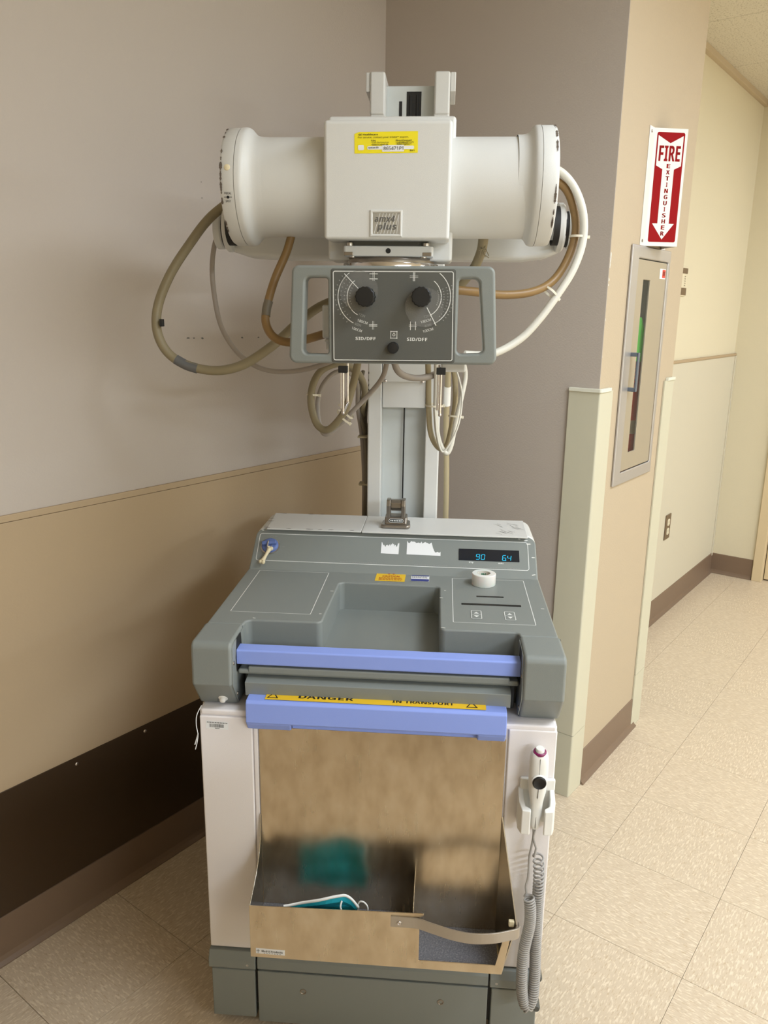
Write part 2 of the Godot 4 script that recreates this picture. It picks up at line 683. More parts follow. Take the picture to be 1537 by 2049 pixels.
func ceiling_light(at: Vector3, energy: float, label: String) -> void:
	var o := thing("ceiling_light", label, "ceiling light", at)
	var fr := S(Transform3D(PY)).prism(rect(-0.303, 0.303, -0.603, 0.603, 0.004), -0.006, 0.03, 0.002, [rect(-0.275, 0.275, -0.58, 0.58, 0.004)])
	part("light_frame", fr, M.angle, o)
	part("diffuser", S().box(-0.274, 0.274, -0.004, 0.0, -0.579, 0.579, 0.001), M.lamp, o)
	var l := AreaLight3D.new()
	l.name = "troffer_light"
	l.area_size = Vector2(0.54, 1.14)
	l.light_energy = energy
	l.area_normalize_energy = true
	l.light_color = Color(0.88, 0.94, 1.0)
	l.area_range = 12.0
	l.area_attenuation = 2.0
	l.shadow_enabled = true
	o.add_child(l)
	l.position = Vector3(0, -0.016, 0)
	l.rotation.x = -PI / 2


func room() -> void:
	# floor: slab and laid tiles, grain turned on every other one
	var fl := struct("floor", S().box(-1.70, EAST + 0.15, -0.15, -0.0032, END_Z - 0.15, SOUTH + 0.15, 0.001), M.slab, "cream speckled vinyl tile floor of the corridor and alcove", "floor")
	var kinds := []
	var g := 0.3048
	var h := g / 2.0 - 0.0004
	for k in 8:
		var s := S()
		s.box(-h, h, -0.0032, 0.0, -h, h, 0.0005, 1)
		var o := Vector2(0.5 * (k % 2), 0.5 * ((k / 2) % 2))
		for i in s.v.size():
			var u := Vector2(s.v[i].x / g + 0.5, s.v[i].z / g + 0.5)
			if k >= 4:
				u = Vector2(u.y, u.x)
			s.t[i] = o + u * 0.48
		kinds.append(s.mesh())
	for i in range(-3, 5):
		for j in range(-9, 10):
			var c := Vector3(-0.6288 + g * (i + 0.5), 0, -1.8439 + g * (j + 0.5))
			if c.z < PIL_Z and c.x < COR_X or c.z < BACK_Z and c.z > PIL_Z and c.x < PIL_X or c.x > EAST or c.z < END_Z:
				continue
			var q := part("floor_tile", kinds[(rng.randi() % 4) + (4 if posmod(i + j, 2) == 1 else 0)], M.tile, fl)
			q.position = c

	var far := S().box(-0.6288 + g * 5 + 0.0004, EAST, -0.0032, 0.0, END_Z, SOUTH, 0.0005, 1).box(MAT_WALL_X, -0.6288 + g * 5 - 0.0004, -0.0032, 0.0, -1.8439 + g * 10, SOUTH, 0.0005, 1)
	for i in far.v.size():
		far.t[i] = Vector2(far.v[i].x, far.v[i].z) * 1.57
	part("floor_sheet", far, M.tile, fl)

	# walls
	struct("wall_left", S().box(MAT_WALL_X - 0.12, MAT_WALL_X, 0, CEIL + 0.02, BACK_Z - 0.1, SOUTH, 0.001), M.wall_grey, "grey beige painted left wall of the alcove", "wall")
	var wl: Node = get_node("wall_left")
	var yz := Transform3D(Basis(Vector3(0, 0, -1), Vector3.UP, Vector3(1, 0, 0)), Vector3(MAT_WALL_X + 0.0003, 0, 0))
	var sc := S(yz)
	for p in [[1.245, 1.345, 0.006], [1.262, 1.3445, 0.004], [1.288, 1.344, 0.006], [1.365, 1.343, 0.0055], [1.418, 1.343, 0.0055], [1.475, 1.3425, 0.005], [1.305, 1.665, 0.003], [1.305, 1.70, 0.0025]]:
		var pts := PackedVector2Array()
		for i in 9:
			pts.append(Vector2(p[0], p[1]) + Vector2.from_angle(TAU * i / 9.0) * Vector2(p[2], p[2] * 0.5) * rng.randf_range(0.4, 1.0))
		sc.patch(pts)
	part("scuff_mark", sc, M.print_grey, wl)
	struct("wall_back", S().box(MAT_WALL_X - 0.12, PIL_X - 0.0006, 0, CEIL + 0.02, BACK_Z - 0.09, BACK_Z, 0.0005), M.wall_grey, "grey painted back wall behind the x-ray machine", "wall")
	var pil := S(Transform3D(PX))
	pil.prism(rect(PIL_Z, BACK_Z - 0.0012, 0, CEIL + 0.02, 0.002), PIL_X - 0.14, PIL_X, 0.001, [rect(-2.443, -2.193, 0.955, 1.572, 0.002)])
	struct("wall_pillar", pil, M.wall_cream, "cream pillar face carrying the fire sign and extinguisher cabinet", "wall")
	# plaster knocked off the pillar's edge
	var edge := S(Transform3D(Basis(Vector3(0, 0, -1), Vector3.UP, Vector3(1, 0, 0)), Vector3(PIL_X + 0.0003, 0, -BACK_Z * -1.0)))
	for p in [[0.0, 1.555, 0.010, 0.018], [0.001, 1.535, 0.005, 0.010], [0.0005, 1.50, 0.006, 0.007], [0.0, 1.486, 0.004, 0.004], [0.0, 1.40, 0.003, 0.006], [0.0, 1.305, 0.002, 0.004]]:
		var pts := PackedVector2Array()
		for i in 11:
			var q := Vector2(0.002 + p[0], p[1]) + Vector2.from_angle(TAU * i / 11.0) * Vector2(p[2], p[3]) * rng.randf_range(0.45, 1.0)
			pts.append(Vector2(maxf(q.x, 0.0022), q.y))
		edge.patch(pts)
	part("chipped_edge", edge, M.white_chip, get_node("wall_pillar"))
	struct("wall_return", S().box(COR_X - 0.1, PIL_X - 0.002, 0, CEIL + 0.02, PIL_Z, PIL_Z + 0.05, 0.001), M.wall_yellow, "short return wall behind the pillar", "wall")
	struct("wall_corridor", S().box(COR_X - 0.12, COR_X, 0, CEIL + 0.02, END_Z - 0.1, PIL_Z, 0.001), M.wall_yellow, "pale yellow corridor wall beyond the pillar", "wall")
	struct("wall_end", S(Transform3D(Basis(), Vector3(0, 0, END_Z))).prism(Shape.outline(V2([COR_X - 0.1, 0, -0.865, 0, -0.865, 2.13, 0.16, 2.13, 0.16, 0, EAST, 0, EAST, CEIL + 0.02, COR_X - 0.1, CEIL + 0.02]), 0.001, 1), -0.12, 0.0), M.wall_yellow, "pale yellow wall closing the corridor, with a doorway", "wall")
	struct("wall_east", S().box(EAST, EAST + 0.12, 0, CEIL + 0.02, END_Z - 0.1, SOUTH, 0.001), M.wall_yellow, "corridor wall opposite the alcove", "wall")
	struct("wall_south", S().box(MAT_WALL_X - 0.12, EAST + 0.12, 0, CEIL + 0.02, SOUTH, SOUTH + 0.12, 0.001), M.wall_cream, "wall closing the corridor behind the viewer", "wall")

	var co := struct("wall_blocker", S().box(0.2, 1.2, 0, 1.05, -0.30, 0.50, 0.004), M.wall_cream, "low cream counter wall added out of view to keep light off the left floor", "blocker")  # added, unseen block; it only shades the floor left of the machine
	part("blocker_top", S().box(0.17, 1.23, 1.051, 1.085, -0.33, 0.53, 0.006), M.cap, co)

	# ceiling tiles on a slab
	var ce := struct("ceiling", S().box(-1.70, EAST + 0.15, CEIL + 0.03, CEIL + 0.12, END_Z - 0.15, SOUTH + 0.15, 0.001), M.joint, "speckled mineral tile ceiling", "ceiling")
	var cs := S().box(-0.5, 0.5, 0, 0.018, -0.5, 0.5, 0.0025, 1).mesh()
	for i in range(-1, 10):
		for j in range(-3, 13):
			var x0 := maxf(-1.094 + 0.61 * i, MAT_WALL_X)
			var x1 := minf(-1.094 + 0.61 * (i + 1), EAST)
			var z0 := maxf(-3.25 + 0.605 * j, END_Z)
			var z1 := minf(-3.25 + 0.605 * (j + 1), SOUTH)
			var lit := false
			for l in LAMPS:
				lit = lit or absf((x0 + x1) / 2.0 - l[0]) < 0.2 and absf((z0 + z1) / 2.0 - l[1]) < 0.5
			if i == -1:
				z0 = maxf(z0, BACK_Z)
			if lit or z1 - z0 < 0.02 or x1 - x0 < 0.02:
				continue
			var q := part("ceiling_tile", cs, M.ceil, ce)
			q.position = Vector3((x0 + x1) / 2.0, CEIL, (z0 + z1) / 2.0)
			q.scale = Vector3(x1 - x0 - 0.003, 1, z1 - z0 - 0.003)

	# trims: wall angle at the ceiling, dado lines, skirting
	struct("trim_1", S().box(COR_X, COR_X + 0.022, CEIL - 0.024, CEIL, END_Z, PIL_Z, 0.001), M.angle, "metal angle strip where the corridor wall meets the ceiling", "trim")
	struct("trim_2", S().box(COR_X + 0.022, EAST, CEIL - 0.024, CEIL, END_Z, END_Z + 0.022, 0.001), M.angle, "metal angle strip along the end wall ceiling", "trim")
	struct("trim_3", S().box(COR_X, COR_X + 0.007, 0.10, 1.211, END_Z + 0.001, PIL_Z, 0.001), M.wainscot, "beige wainscot sheet on the corridor wall", "wainscot")
	struct("trim_4", S().box(COR_X, COR_X + 0.012, 1.211, 1.224, END_Z + 0.001, PIL_Z, 0.003), M.wall_tan, "thin brown rail capping the corridor wainscot", "trim")
	struct("trim_5", S().box(COR_X + 0.007, COR_X + 0.013, 0.10, 1.211, END_Z + 0.001, END_Z + 0.016, 0.001), M.wainscot, "upright strip in the corridor corner", "trim")
	struct("trim_6", S().box(MAT_WALL_X, MAT_WALL_X + 0.004, 0.40, 0.9885, BACK_Z, SOUTH, 0.001), M.wall_tan, "tan wainscot sheet on the left wall below the dado", "wainscot")
	struct("trim_7", S().box(MAT_WALL_X, MAT_WALL_X + 0.006, 0.9895, 1.004, BACK_Z, SOUTH, 0.0015), M.wall_tan, "narrow tan dado strip along the left wall", "trim")

	var cr := thing("crash_plate", "dark metal crash plate screwed low along the left wall", "wall plate", Vector3(MAT_WALL_X, 0, 0))
	part("plate_sheet", S().box(0.0006, 0.006, 0.116, 0.409, BACK_Z + 0.002, SOUTH - 0.01, 0.001), M.crash, cr)
	for z in [-0.861, -1.048, -1.236, -1.424, -0.674]:
		var s := S(Transform3D(Basis(Vector3(0, 0, 1), -PI / 2), Vector3(0.006, 0.392, z)))
		s.lathe([Vector2(0.0045, 0), Vector2(0.0042, 0.001), Vector2(0.003, 0.002), Vector2(0, 0.0024)], 14)
		part("screw", s, M.chrome, cr)

	skirting("baseboard_left", [Vector3(MAT_WALL_X, 0, -0.817), Vector3(MAT_WALL_X, 0, BACK_Z)], Vector3(1, 0, 0), "brown vinyl skirting under the crash plate near the back")
	skirting("baseboard_left_front", [Vector3(MAT_WALL_X, 0, SOUTH), Vector3(MAT_WALL_X, 0, -0.818)], Vector3(1, 0, 0), "brown vinyl skirting under the crash plate near the viewer")
	skirting("baseboard_back", [Vector3(MAT_WALL_X, 0, BACK_Z), Vector3(PIL_X - 0.085, 0, BACK_Z)], Vector3(0, 0, 1), "brown vinyl skirting along the alcove back wall")
	skirting("baseboard_pillar", [Vector3(PIL_X, 0, -2.092), Vector3(PIL_X, 0, -2.549)], Vector3(1, 0, 0), "brown vinyl skirting on the pillar below the extinguisher cabinet")
	skirting("baseboard_corridor", [Vector3(COR_X + 0.007, 0, PIL_Z), Vector3(COR_X + 0.007, 0, END_Z)], Vector3(1, 0, 0), "brown vinyl skirting of the far corridor wall")
	skirting("baseboard_end", [Vector3(COR_X + 0.01, 0, END_Z), Vector3(-0.867, 0, END_Z)], Vector3(0, 0, 1), "brown vinyl skirting on the end wall beside the door frame")

	# door at the corridor's end
	var fr := thing("door_1", "cream door in its frame at the end of the corridor", "door", Vector3(0, 0, END_Z))
	fr.set_meta("kind", "structure")
	part("door_frame", S().prism(Shape.outline(V2([-0.862, 0, -0.812, 0, -0.812, 2.08, 0.11, 2.08, 0.11, 0, 0.16, 0, 0.16, 2.13, -0.862, 2.13]), 0.002, 2), -0.12, 0.016, 0.002), M.frame_paint, fr)
	part("door_leaf", S().box(-0.808, 0.106, 0.008, 2.076, -0.075, -0.03, 0.002), M.frame_paint, fr)
	var kn := S(Transform3D(Basis(Vector3.RIGHT, PI / 2), Vector3(0.045, 1.0, -0.03)))
	kn.lathe([Vector2(0.028, 0), Vector2(0.028, 0.006), Vector2(0.012, 0.01), Vector2(0.012, 0.035), Vector2(0.026, 0.045), Vector2(0.024, 0.06), Vector2(0, 0.064)], 24)
	part("door_knob", kn, M.alu, fr)


func skirting(called: String, ends: Array, out: Vector3, label: String) -> void:
	# cove skirting: thin sheet, rounded top, toe turned out at the floor
	var prof := Shape.outline(V2([0, 0.0004, 0.016, 0.0004, 0.016, 0.003, 0.008, 0.010, 0.0045, 0.020, 0.0035, 0.112, 0, 0.114]), [0.0, 0.0012, 0.002, 0.004, 0.004, 0.0015, 0.0], 3)
	var d: Vector3 = ends[1] - ends[0]
	var s := S(Transform3D(Basis(out, Vector3.UP, d.normalized()), ends[0]))
	s.prism(prof, 0.0, d.length())
	struct(called, s, M.base, label, "skirting")


func corner_guard(at: Vector3, back: bool, label: String) -> void:
	# plastic angle with a lipped cap; one wing on the corridor face, one on the face round the corner
	var o := thing("corner_guard", label, "corner guard", at)
	var k := 1.0 if back else -1.0     # which way the hidden wing turns
	var t := 0.006
	var w := 0.083
	var zf := t if back else -t
	var ang := Shape.outline(V2([t, zf, t, -k * w, 0.0005, -k * w, 0.0005, 0.0005 * k, -w, 0.0005 * k, -w, zf]), [0.005, 0.001, 0.0005, 0.0005, 0.0005, 0.001], 4)
	var up := S(Transform3D(PY))
	up.prism(ang, 0.205, 1.213, 0.0)
	part("guard_sheet", up, M.guard, o)
	var lo := S(Transform3D(PY))
	lo.prism(ang, 0.001, 0.2035, 0.0)
	part("guard_sheet", lo, M.guard, o)
	var c := Shape.outline(V2([t + 0.004, zf + k * 0.004, t + 0.004, -k * (w - 0.02), 0.0005, -k * (w - 0.02), 0.0005, 0.0005 * k, -w, 0.0005 * k, -w, zf + k * 0.004]), [0.006, 0.002, 0.0005, 0.0005, 0.0005, 0.002], 4)
	var cp := S(Transform3D(PY))
	cp.prism(c, 1.212, 1.222, 0.0015)
	part("guard_cap", cp, M.cap, o)


func corridor_fittings() -> void:
	corner_guard(Vector3(PIL_X, 0, BACK_Z), true, "cream plastic corner guard on the near pillar edge beside the machine")
	corner_guard(Vector3(PIL_X, 0, PIL_Z), false, "cream plastic corner guard on the far pillar edge past the extinguisher cabinet")

	# three-sided projecting sign
	var sg := thing("fire_extinguisher_sign", "red and white FIRE EXTINGUISHER arrow sign jutting from the pillar", "sign", Vector3(PIL_X, 1.597, -2.2415))
	var dz := 0.0675
	var f := Transform3D(Basis(Vector3(0.7071, 0, -0.7071), Vector3.UP, Vector3(0.7071, 0, 0.7071)), Vector3(0.001, 0, 0))   # face frame: x along the face
	var w := 0.0955
	part("sign_panel", S(f).box(0, w, 0, 0.299, -0.0015, 0.0, 0.0005), M.sign_white, sg)
	var f2 := Transform3D(Basis(Vector3(-0.7071, 0, -0.7071), Vector3.UP, Vector3(0.7071, 0, -0.7071)), Vector3(0.001 + dz, 0, -dz))
	part("sign_panel", S(f2).box(0, w, 0, 0.299, -0.0015, 0.0, 0.0005), M.sign_white, sg)
	for z in [[0.0, 0.036], [-2.0 * dz - 0.036, -2.0 * dz]]:
		var fl := part("sign_flange", S().box(0.0003, 0.0018, 0, 0.299, z[0], z[1], 0.0005), M.sign_white, sg)
		for y in [0.012, 0.287]:
			var s := S(Transform3D(Basis(Vector3(0, 0, 1), -PI / 2), Vector3(0.0018, y, (z[0] + z[1]) / 2.0 + 0.004)))
			s.lathe([Vector2(0.0042, 0), Vector2(0.0038, 0.0012), Vector2(0, 0.0018)], 14)
			part("screw", s, M.latch, fl)
	for ff in [f, f2]:
		var pr := S(ff)
		pr.patch(rect(0.0085, w - 0.008, 0.011, 0.289, 0.005)[0], 0.0004)
		var field := part("red_print", pr, M.sign_red, sg)
		# white arrow: notched tail, wide neck, shaft, head
		var cx := w / 2.0
		var ar := S(ff)
		ar.patch(PackedVector2Array(V2([cx - 0.0355, 0.281, cx, 0.262, cx + 0.0355, 0.281, cx + 0.0355, 0.206, cx + 0.0165, 0.197, cx + 0.0165, 0.059, cx + 0.0315, 0.059, cx, 0.018, cx - 0.0315, 0.059, cx - 0.0165, 0.059, cx - 0.0165, 0.197, cx - 0.0355, 0.206])), 0.0008)
		part("arrow_print", ar, M.sign_white, field)
		var tf: Transform3D = ff * Transform3D(Basis(), Vector3(0, 0, 0.0006))
		for k in [-0.0005, 0.0005]:
			text("lettering", "FIRE", tf, cx + k, 0.2365, 0.0385, M.sign_red, field, 0.060)
		var y := 0.2055
		for ch in "EXTINGUISHER":
			for k in [-0.0004, 0.0004]:
				text("lettering", ch, tf, cx + k, y, 0.0108, M.sign_red, field, 0.0034 if ch == "I" else 0.0098)
			y -= 0.01565

	# recessed extinguisher cabinet
	var cb := thing("extinguisher_cabinet", "silver recessed extinguisher cabinet with narrow glass slot in the pillar", "cabinet", Vector3(PIL_X, 0.933, -2.145))
	var zx := Transform3D(Basis(Vector3(0, 0, -1), Vector3.UP, Vector3(1, 0, 0)))    # frame: x runs away along the wall
	var fw := 0.3125
	var fh := 0.663
	part("cabinet_frame", S(zx).prism(rect(0, fw, 0, fh, 0.004), 0.0004, 0.0075, 0.0035, [rect(0.0510, 0.2940, 0.035, 0.630, 0.0036)]), M.cab_frame, cb)
	part("cabinet_box", S(zx).prism(rect(0.0485, 0.2965, 0.026, 0.635, 0.002), -0.125, 0.0, 0.0, [rect(0.0505, 0.2945, 0.029, 0.632, 0.002)]).box(0.0485, 0.2965, 0.026, 0.635, -0.127, -0.124, 0.001), M.cab_in, cb)
	var dr := part("cabinet_door", S(zx).prism(rect(0.0535, 0.2915, 0.0372, 0.6278, 0.002), -0.001, 0.0040, 0.0012, [rect(0.1056, 0.1610, 0.088, 0.575, 0.0013)]), M.cab_door, cb)
	part("glass_pane", S(zx).patch(rect(0.1036, 0.1630, 0.086, 0.577, 0.001)[0], 0.0005), M.glass, dr)
	# pull: bar on two posts, over the slot's near edge
	var hd := S(zx).box(0.048, 0.060, 0.270, 0.281, 0.004, 0.030, 0.002).box(0.048, 0.060, 0.367, 0.378, 0.004, 0.030, 0.002).box(0.048, 0.060, 0.270, 0.378, 0.025, 0.031, 0.002)
	part("door_handle", hd, M.handle_blue, dr)
	part("hinge", S(zx).tube(PackedVector3Array([Vector3(0.2928, 0.040, 0.0035), Vector3(0.2928, 0.624, 0.0035)]), 0.0022, 8), M.latch, dr)
	var stk := part("sticker", S(zx).patch(rect(0.235, 0.285, 0.583, 0.611, 0.001)[0], 0.0043), M.paper, dr)
	tag(stk, "small red and white inspection sticker", "")
	part("red_print", S(zx).patch(rect(0.256, 0.283, 0.586, 0.609, 0.001)[0], 0.0046), M.orange_red, dr)
	var word := S(zx)
	for i in 4:
		word.stroke(V2([0.261 + 0.005 * i, 0.592, 0.263 + 0.005 * i, 0.604]), 0.0022, 0.0049)
	part("black_print", word, M.print_black, dr)
	var bl := S(zx)      # black letters standing on the glass beside the pull
	for i in 5:
		bl.stroke(V2([0.109, 0.285 + i * 0.0105, 0.119, 0.287 + i * 0.0105, 0.109, 0.292 + i * 0.0105]), 0.002, 0.0010)
	part("black_print", bl, M.print_black, dr)

	var ex := thing("fire_extinguisher", "red fire extinguisher with a green tag behind the cabinet glass", "fire extinguisher", Vector3(PIL_X - 0.060, 0.963, -2.368))
	part("cylinder", S().lathe([Vector2(0, 0), Vector2(0.042, 0), Vector2(0.050, 0.008), Vector2(0.050, 0.26), Vector2(0.046, 0.29), Vector2(0.032, 0.32), Vector2(0.018, 0.335), Vector2(0.015, 0.35), Vector2(0, 0.35)], 32), M.ext_red, ex)
	part("valve", S().box(-0.014, 0.014, 0.35, 0.385, -0.014, 0.014, 0.004), M.latch, ex)
	part("lever", S().box(-0.009, 0.009, 0.385, 0.395, -0.03, 0.085, 0.003).box(-0.009, 0.009, 0.412, 0.420, -0.02, 0.09, 0.003), M.latch, ex)
	var hose := Shape.spline([Vector3(0.0, 0.37, 0.014), Vector3(0.01, 0.36, 0.05), Vector3(0.025, 0.30, 0.068), Vector3(0.03, 0.2, 0.066), Vector3(0.03, 0.1, 0.062)], 6)
	part("hose", S().tube(hose, 0.006, 8), M.rubber_and_shade, ex)
	part("label_band", S().lathe([Vector2(0.0502, 0.1), Vector2(0.0505, 0.101), Vector2(0.0505, 0.14), Vector2(0.0502, 0.141)], 32), M.socket, ex)
	var tg := S(Transform3D(Basis(Vector3.UP, 0.34), Vector3(0.034, 0, 0.055)))
	tg.prism(Shape.outline(V2([-0.028, 0.325, 0.02, 0.315, 0.024, 0.40, 0.012, 0.445, -0.022, 0.43]), 0.004), 0.0, 0.0008)
	part("inspection_tag", tg, M.tag_green, ex)

	# socket outlet on the corridor wall
	var ou := thing("wall_outlet", "brown metal double socket outlet low on the corridor wall", "wall outlet", Vector3(COR_X + 0.007, 0.452, -3.645))
	part("cover_plate", S(zx).box(-0.036, 0.036, -0.06, 0.06, 0.0, 0.005, 0.002), M.bronze, ou)
	for y in [-0.022, 0.022]:
		var so := part("socket", S(zx).prism(rect(-0.015, 0.015, y - 0.016, y + 0.016, 0.009), 0.004, 0.0075, 0.001), M.socket, ou)
		var sl := S(zx)
		for x in [-0.006, 0.006]:
			sl.stroke(V2([x, y - 0.003, x, y + 0.008]), 0.002, 0.0078)
		sl.patch(PackedVector2Array(circle(Vector2(0, y - 0.009), 0.0025, 10)), 0.0078)
		part("slot", sl, M.rubber_and_shade, so)
	# room sign half hidden by the pillar
	var rs := thing("room_sign", "small brown and cream room sign plate peeking past the pillar", "sign", Vector3(COR_X + 0.0005, 1.556, -3.50))
	part("sign_plate", S(zx).box(-0.10, 0.062, -0.062, 0.060, 0.0, 0.006, 0.002), M.socket, rs)
	for y in [[-0.058, -0.028], [0.03, 0.052]]:
		part("name_strip", S(zx).box(-0.098, 0.060, y[0], y[1], 0.005, 0.008, 0.001), M.bronze, rs)
	var dots := S(zx)
	for i in 5:
		for j in 3:
			dots.patch(PackedVector2Array(circle(Vector2(0.03 + 0.006 * j, -0.018 + 0.009 * i), 0.0022, 8)), 0.0064)
	part("raised_print", dots, M.bronze, rs)


# ---------------------------------------------------------------- the machine (local frame: x right, y up, z towards the viewer, 0 at its front skirt)

func zturn(p: Vector3) -> Transform3D:      # a lathe axis pointing at the viewer
	return Transform3D(Basis(Vector3.RIGHT, PI / 2), p)


func xturn(p: Vector3) -> Transform3D:      # a lathe axis pointing right
	return Transform3D(Basis(Vector3(0, 0, 1), -PI / 2), p)


func screw_head(p: Vector3, r: float, m: Material, parent: Node) -> void:
	var s := S(zturn(p))
	s.lathe([Vector2(r, 0), Vector2(r, r * 0.2), Vector2(r * 0.8, r * 0.45), Vector2(r * 0.42, r * 0.5), Vector2(r * 0.38, r * 0.2), Vector2(0, r * 0.2)], 18)
	part("screw", s, m, parent)


func machine_base() -> void:
	var ch := part("chassis", S().box(-0.316, 0.316, 0.05, 0.178, -0.78, -0.012, 0.004), M.rubber_and_shade, mach)
	for x in [-0.285, 0.285]:
		part("wheel", S(xturn(Vector3(x - 0.02, 0.09, -0.62))).lathe([Vector2(0.02, 0), Vector2(0.084, 0), Vector2(0.09, 0.006), Vector2(0.09, 0.034), Vector2(0.084, 0.04), Vector2(0.02, 0.04)], 32), M.rubber_and_shade, ch)
		part("caster", S(xturn(Vector3(x * 0.8 - 0.015, 0.035, -0.12))).lathe([Vector2(0.008, 0), Vector2(0.032, 0), Vector2(0.035, 0.003), Vector2(0.035, 0.027), Vector2(0.032, 0.03), Vector2(0.008, 0.03)], 24), M.rubber_and_shade, ch)
	# lower panels and the strip above them, each in three pieces
	for x in [[-0.326, -0.2318], [0.2298, 0.324]]:
		var p := part("corner_skirt", S().box(x[0] + 0.004, x[1] - 0.002, 0.022, 0.1365, -0.10, -0.003, 0.003), M.grey, mach)
		p.set_meta("label", "grey corner panel of the lower skirt")
		var st := part("skirt_strip", S(Transform3D(PX)).prism(Shape.outline(V2([-0.10, 0.1415, 0.0, 0.1415, 0.002, 0.146, 0.002, 0.162, -0.006, 0.178, -0.10, 0.178]), 0.003, 3), x[0], x[1], 0.002), M.grey, mach)
		screw_head(Vector3(-0.248 if x[0] < 0 else 0.2425, 0.153, 0.0005), 0.0032, M.chrome, st)
	var c := part("front_skirt", S().box(-0.2285, 0.2268, 0.016, 0.1385, -0.02, -0.001, 0.002), M.grey, mach)
	for x in [-0.137, 0.136]:
		var s := S(zturn(Vector3(x, 0.097, -0.0012)))
		s.lathe([Vector2(0.0068, 0), Vector2(0.0064, 0.0012), Vector2(0.0052, 0.0014), Vector2(0.0044, 0.0004), Vector2(0.003, 0.0004), Vector2(0.0028, -0.001), Vector2(0, -0.001)], 20)
		part("screw", s, M.latch, c)
		part("socket", S(zturn(Vector3(x, 0.097, -0.0016))).lathe([Vector2(0.0028, 0), Vector2(0.0026, 0.0003), Vector2(0, 0.0003)], 6), M.rubber_and_shade, c)
	part("skirt_strip", S(Transform3D(PX)).prism(Shape.outline(V2([-0.05, 0.1425, -0.002, 0.1425, 0.0, 0.146, 0.0, 0.166, -0.006, 0.176, -0.05, 0.176]), 0.002, 3), -0.2285, 0.2268, 0.0015), M.grey, mach)
	for x in [-0.314, 0.314]:
		part("side_skirt", S().box(minf(x, x + signf(x) * 0.010), maxf(x, x + signf(x) * 0.010), 0.022, 0.178, -0.775, -0.101, 0.003), M.grey, mach)
	for y in [0.098, 0.168]:
		part("bumper", S(zturn(Vector3(0.322, y, -0.008))).lathe([Vector2(0.006, -0.02), Vector2(0.008, -0.014), Vector2(0.008, 0.004), Vector2(0.006, 0.008), Vector2(0, 0.008)], 18), M.grey_dark, mach)

	# cream cabinet
	var cab := part("cabinet", S().box(-0.325, 0.325, 0.178, 0.7005, -0.60, -0.0165, 0.003), M.cream, mach)
	part("front_panel", S().box(-0.3245, -0.2262, 0.181, 0.6885, -0.03, -0.0115, 0.003), M.cream, cab)
	part("front_panel", S().box(0.2395, 0.3255, 0.181, 0.6925, -0.03, -0.0115, 0.003), M.cream, cab)
	part("edge_strip", S().box(-0.2250, -0.2165, 0.30, 0.69, -0.03, -0.0135, 0.002), M.cream, cab)
	part("top_flange", S().box(-0.3225, 0.3235, 0.690, 0.7015, -0.04, -0.013, 0.004), M.cream, cab)
	# asset label with its bar code
	var lf := Transform3D(Basis(Vector3(0, 0, 1), -0.03), Vector3(-0.2915, 0.671, -0.0113))
	var lab := part("asset_label", S(lf).patch(rect(-0.021, 0.021, -0.008, 0.008, 0.001)[0], 0.0001), M.paper, cab)
	var bars := S(lf)
	var x := -0.014
	while x < 0.0135:
		var wd := rng.randf_range(0.0005, 0.0013)
		bars.stroke([Vector2(x, -0.0045), Vector2(x, 0.0025)], wd, 0.0003)
		x += wd + rng.randf_range(0.0006, 0.0012)
	for i in 13:      # the heading is too small to read in the photograph
		bars.stroke([Vector2(-0.019 + 0.003 * i, 0.0052), Vector2(-0.0172 + 0.003 * i, 0.0052)], 0.0019, 0.0003)
	for i in 4:
		bars.stroke([Vector2(-0.004 + 0.0022 * i, -0.0063), Vector2(-0.0026 + 0.0022 * i, -0.0063)], 0.0013, 0.0003)
	part("bar_code", bars, M.print_black, lab)
	var strg := Shape.spline([Vector3(-0.322, 0.705, -0.02), Vector3(-0.3285, 0.690, -0.010), Vector3(-0.329, 0.672, -0.006), Vector3(-0.3265, 0.655, -0.005), Vector3(-0.3285, 0.640, -0.006), Vector3(-0.3325, 0.623, -0.005)], 6)
	part("string", S().tube(strg, 0.0008, 6).tube(Shape.spline([Vector3(-0.3265, 0.655, -0.006), Vector3(-0.331, 0.64, -0.006), Vector3(-0.3335, 0.632, -0.006)], 6), 0.001, 6), M.paper, mach)

	# hand switch cradle on the right front panel
	var cr := part("switch_cradle", S().box(0.264, 0.327, 0.510, 0.600, -0.0115, -0.006, 0.002).box(0.264, 0.327, 0.577, 0.601, -0.0115, -0.003, 0.003), M.plastic, mach)
	for sd in [-1.0, 1.0]:
		var cx := 0.2935
		var o := Shape.outline([Vector2(cx + sd * 0.0325, -0.008), Vector2(cx + sd * 0.0325, 0.018), Vector2(cx + sd * 0.0275, 0.033), Vector2(cx + sd * 0.0118, 0.035), Vector2(cx + sd * 0.0118, 0.029), Vector2(cx + sd * 0.021, 0.024), Vector2(cx + sd * 0.0235, 0.012), Vector2(cx + sd * 0.0235, -0.008)], 0.003, 4)
		var s := S(Transform3D(PY))
		s.prism(o, 0.512, 0.560, 0.002)
		for i in s.v.size():      # the lips slope up towards the back
			if s.v[i].y > 0.54:
				s.v[i].y += clampf((0.034 - s.v[i].z) * 0.55, 0.0, 0.03)
		part("cradle_arm", s, M.plastic, cr)


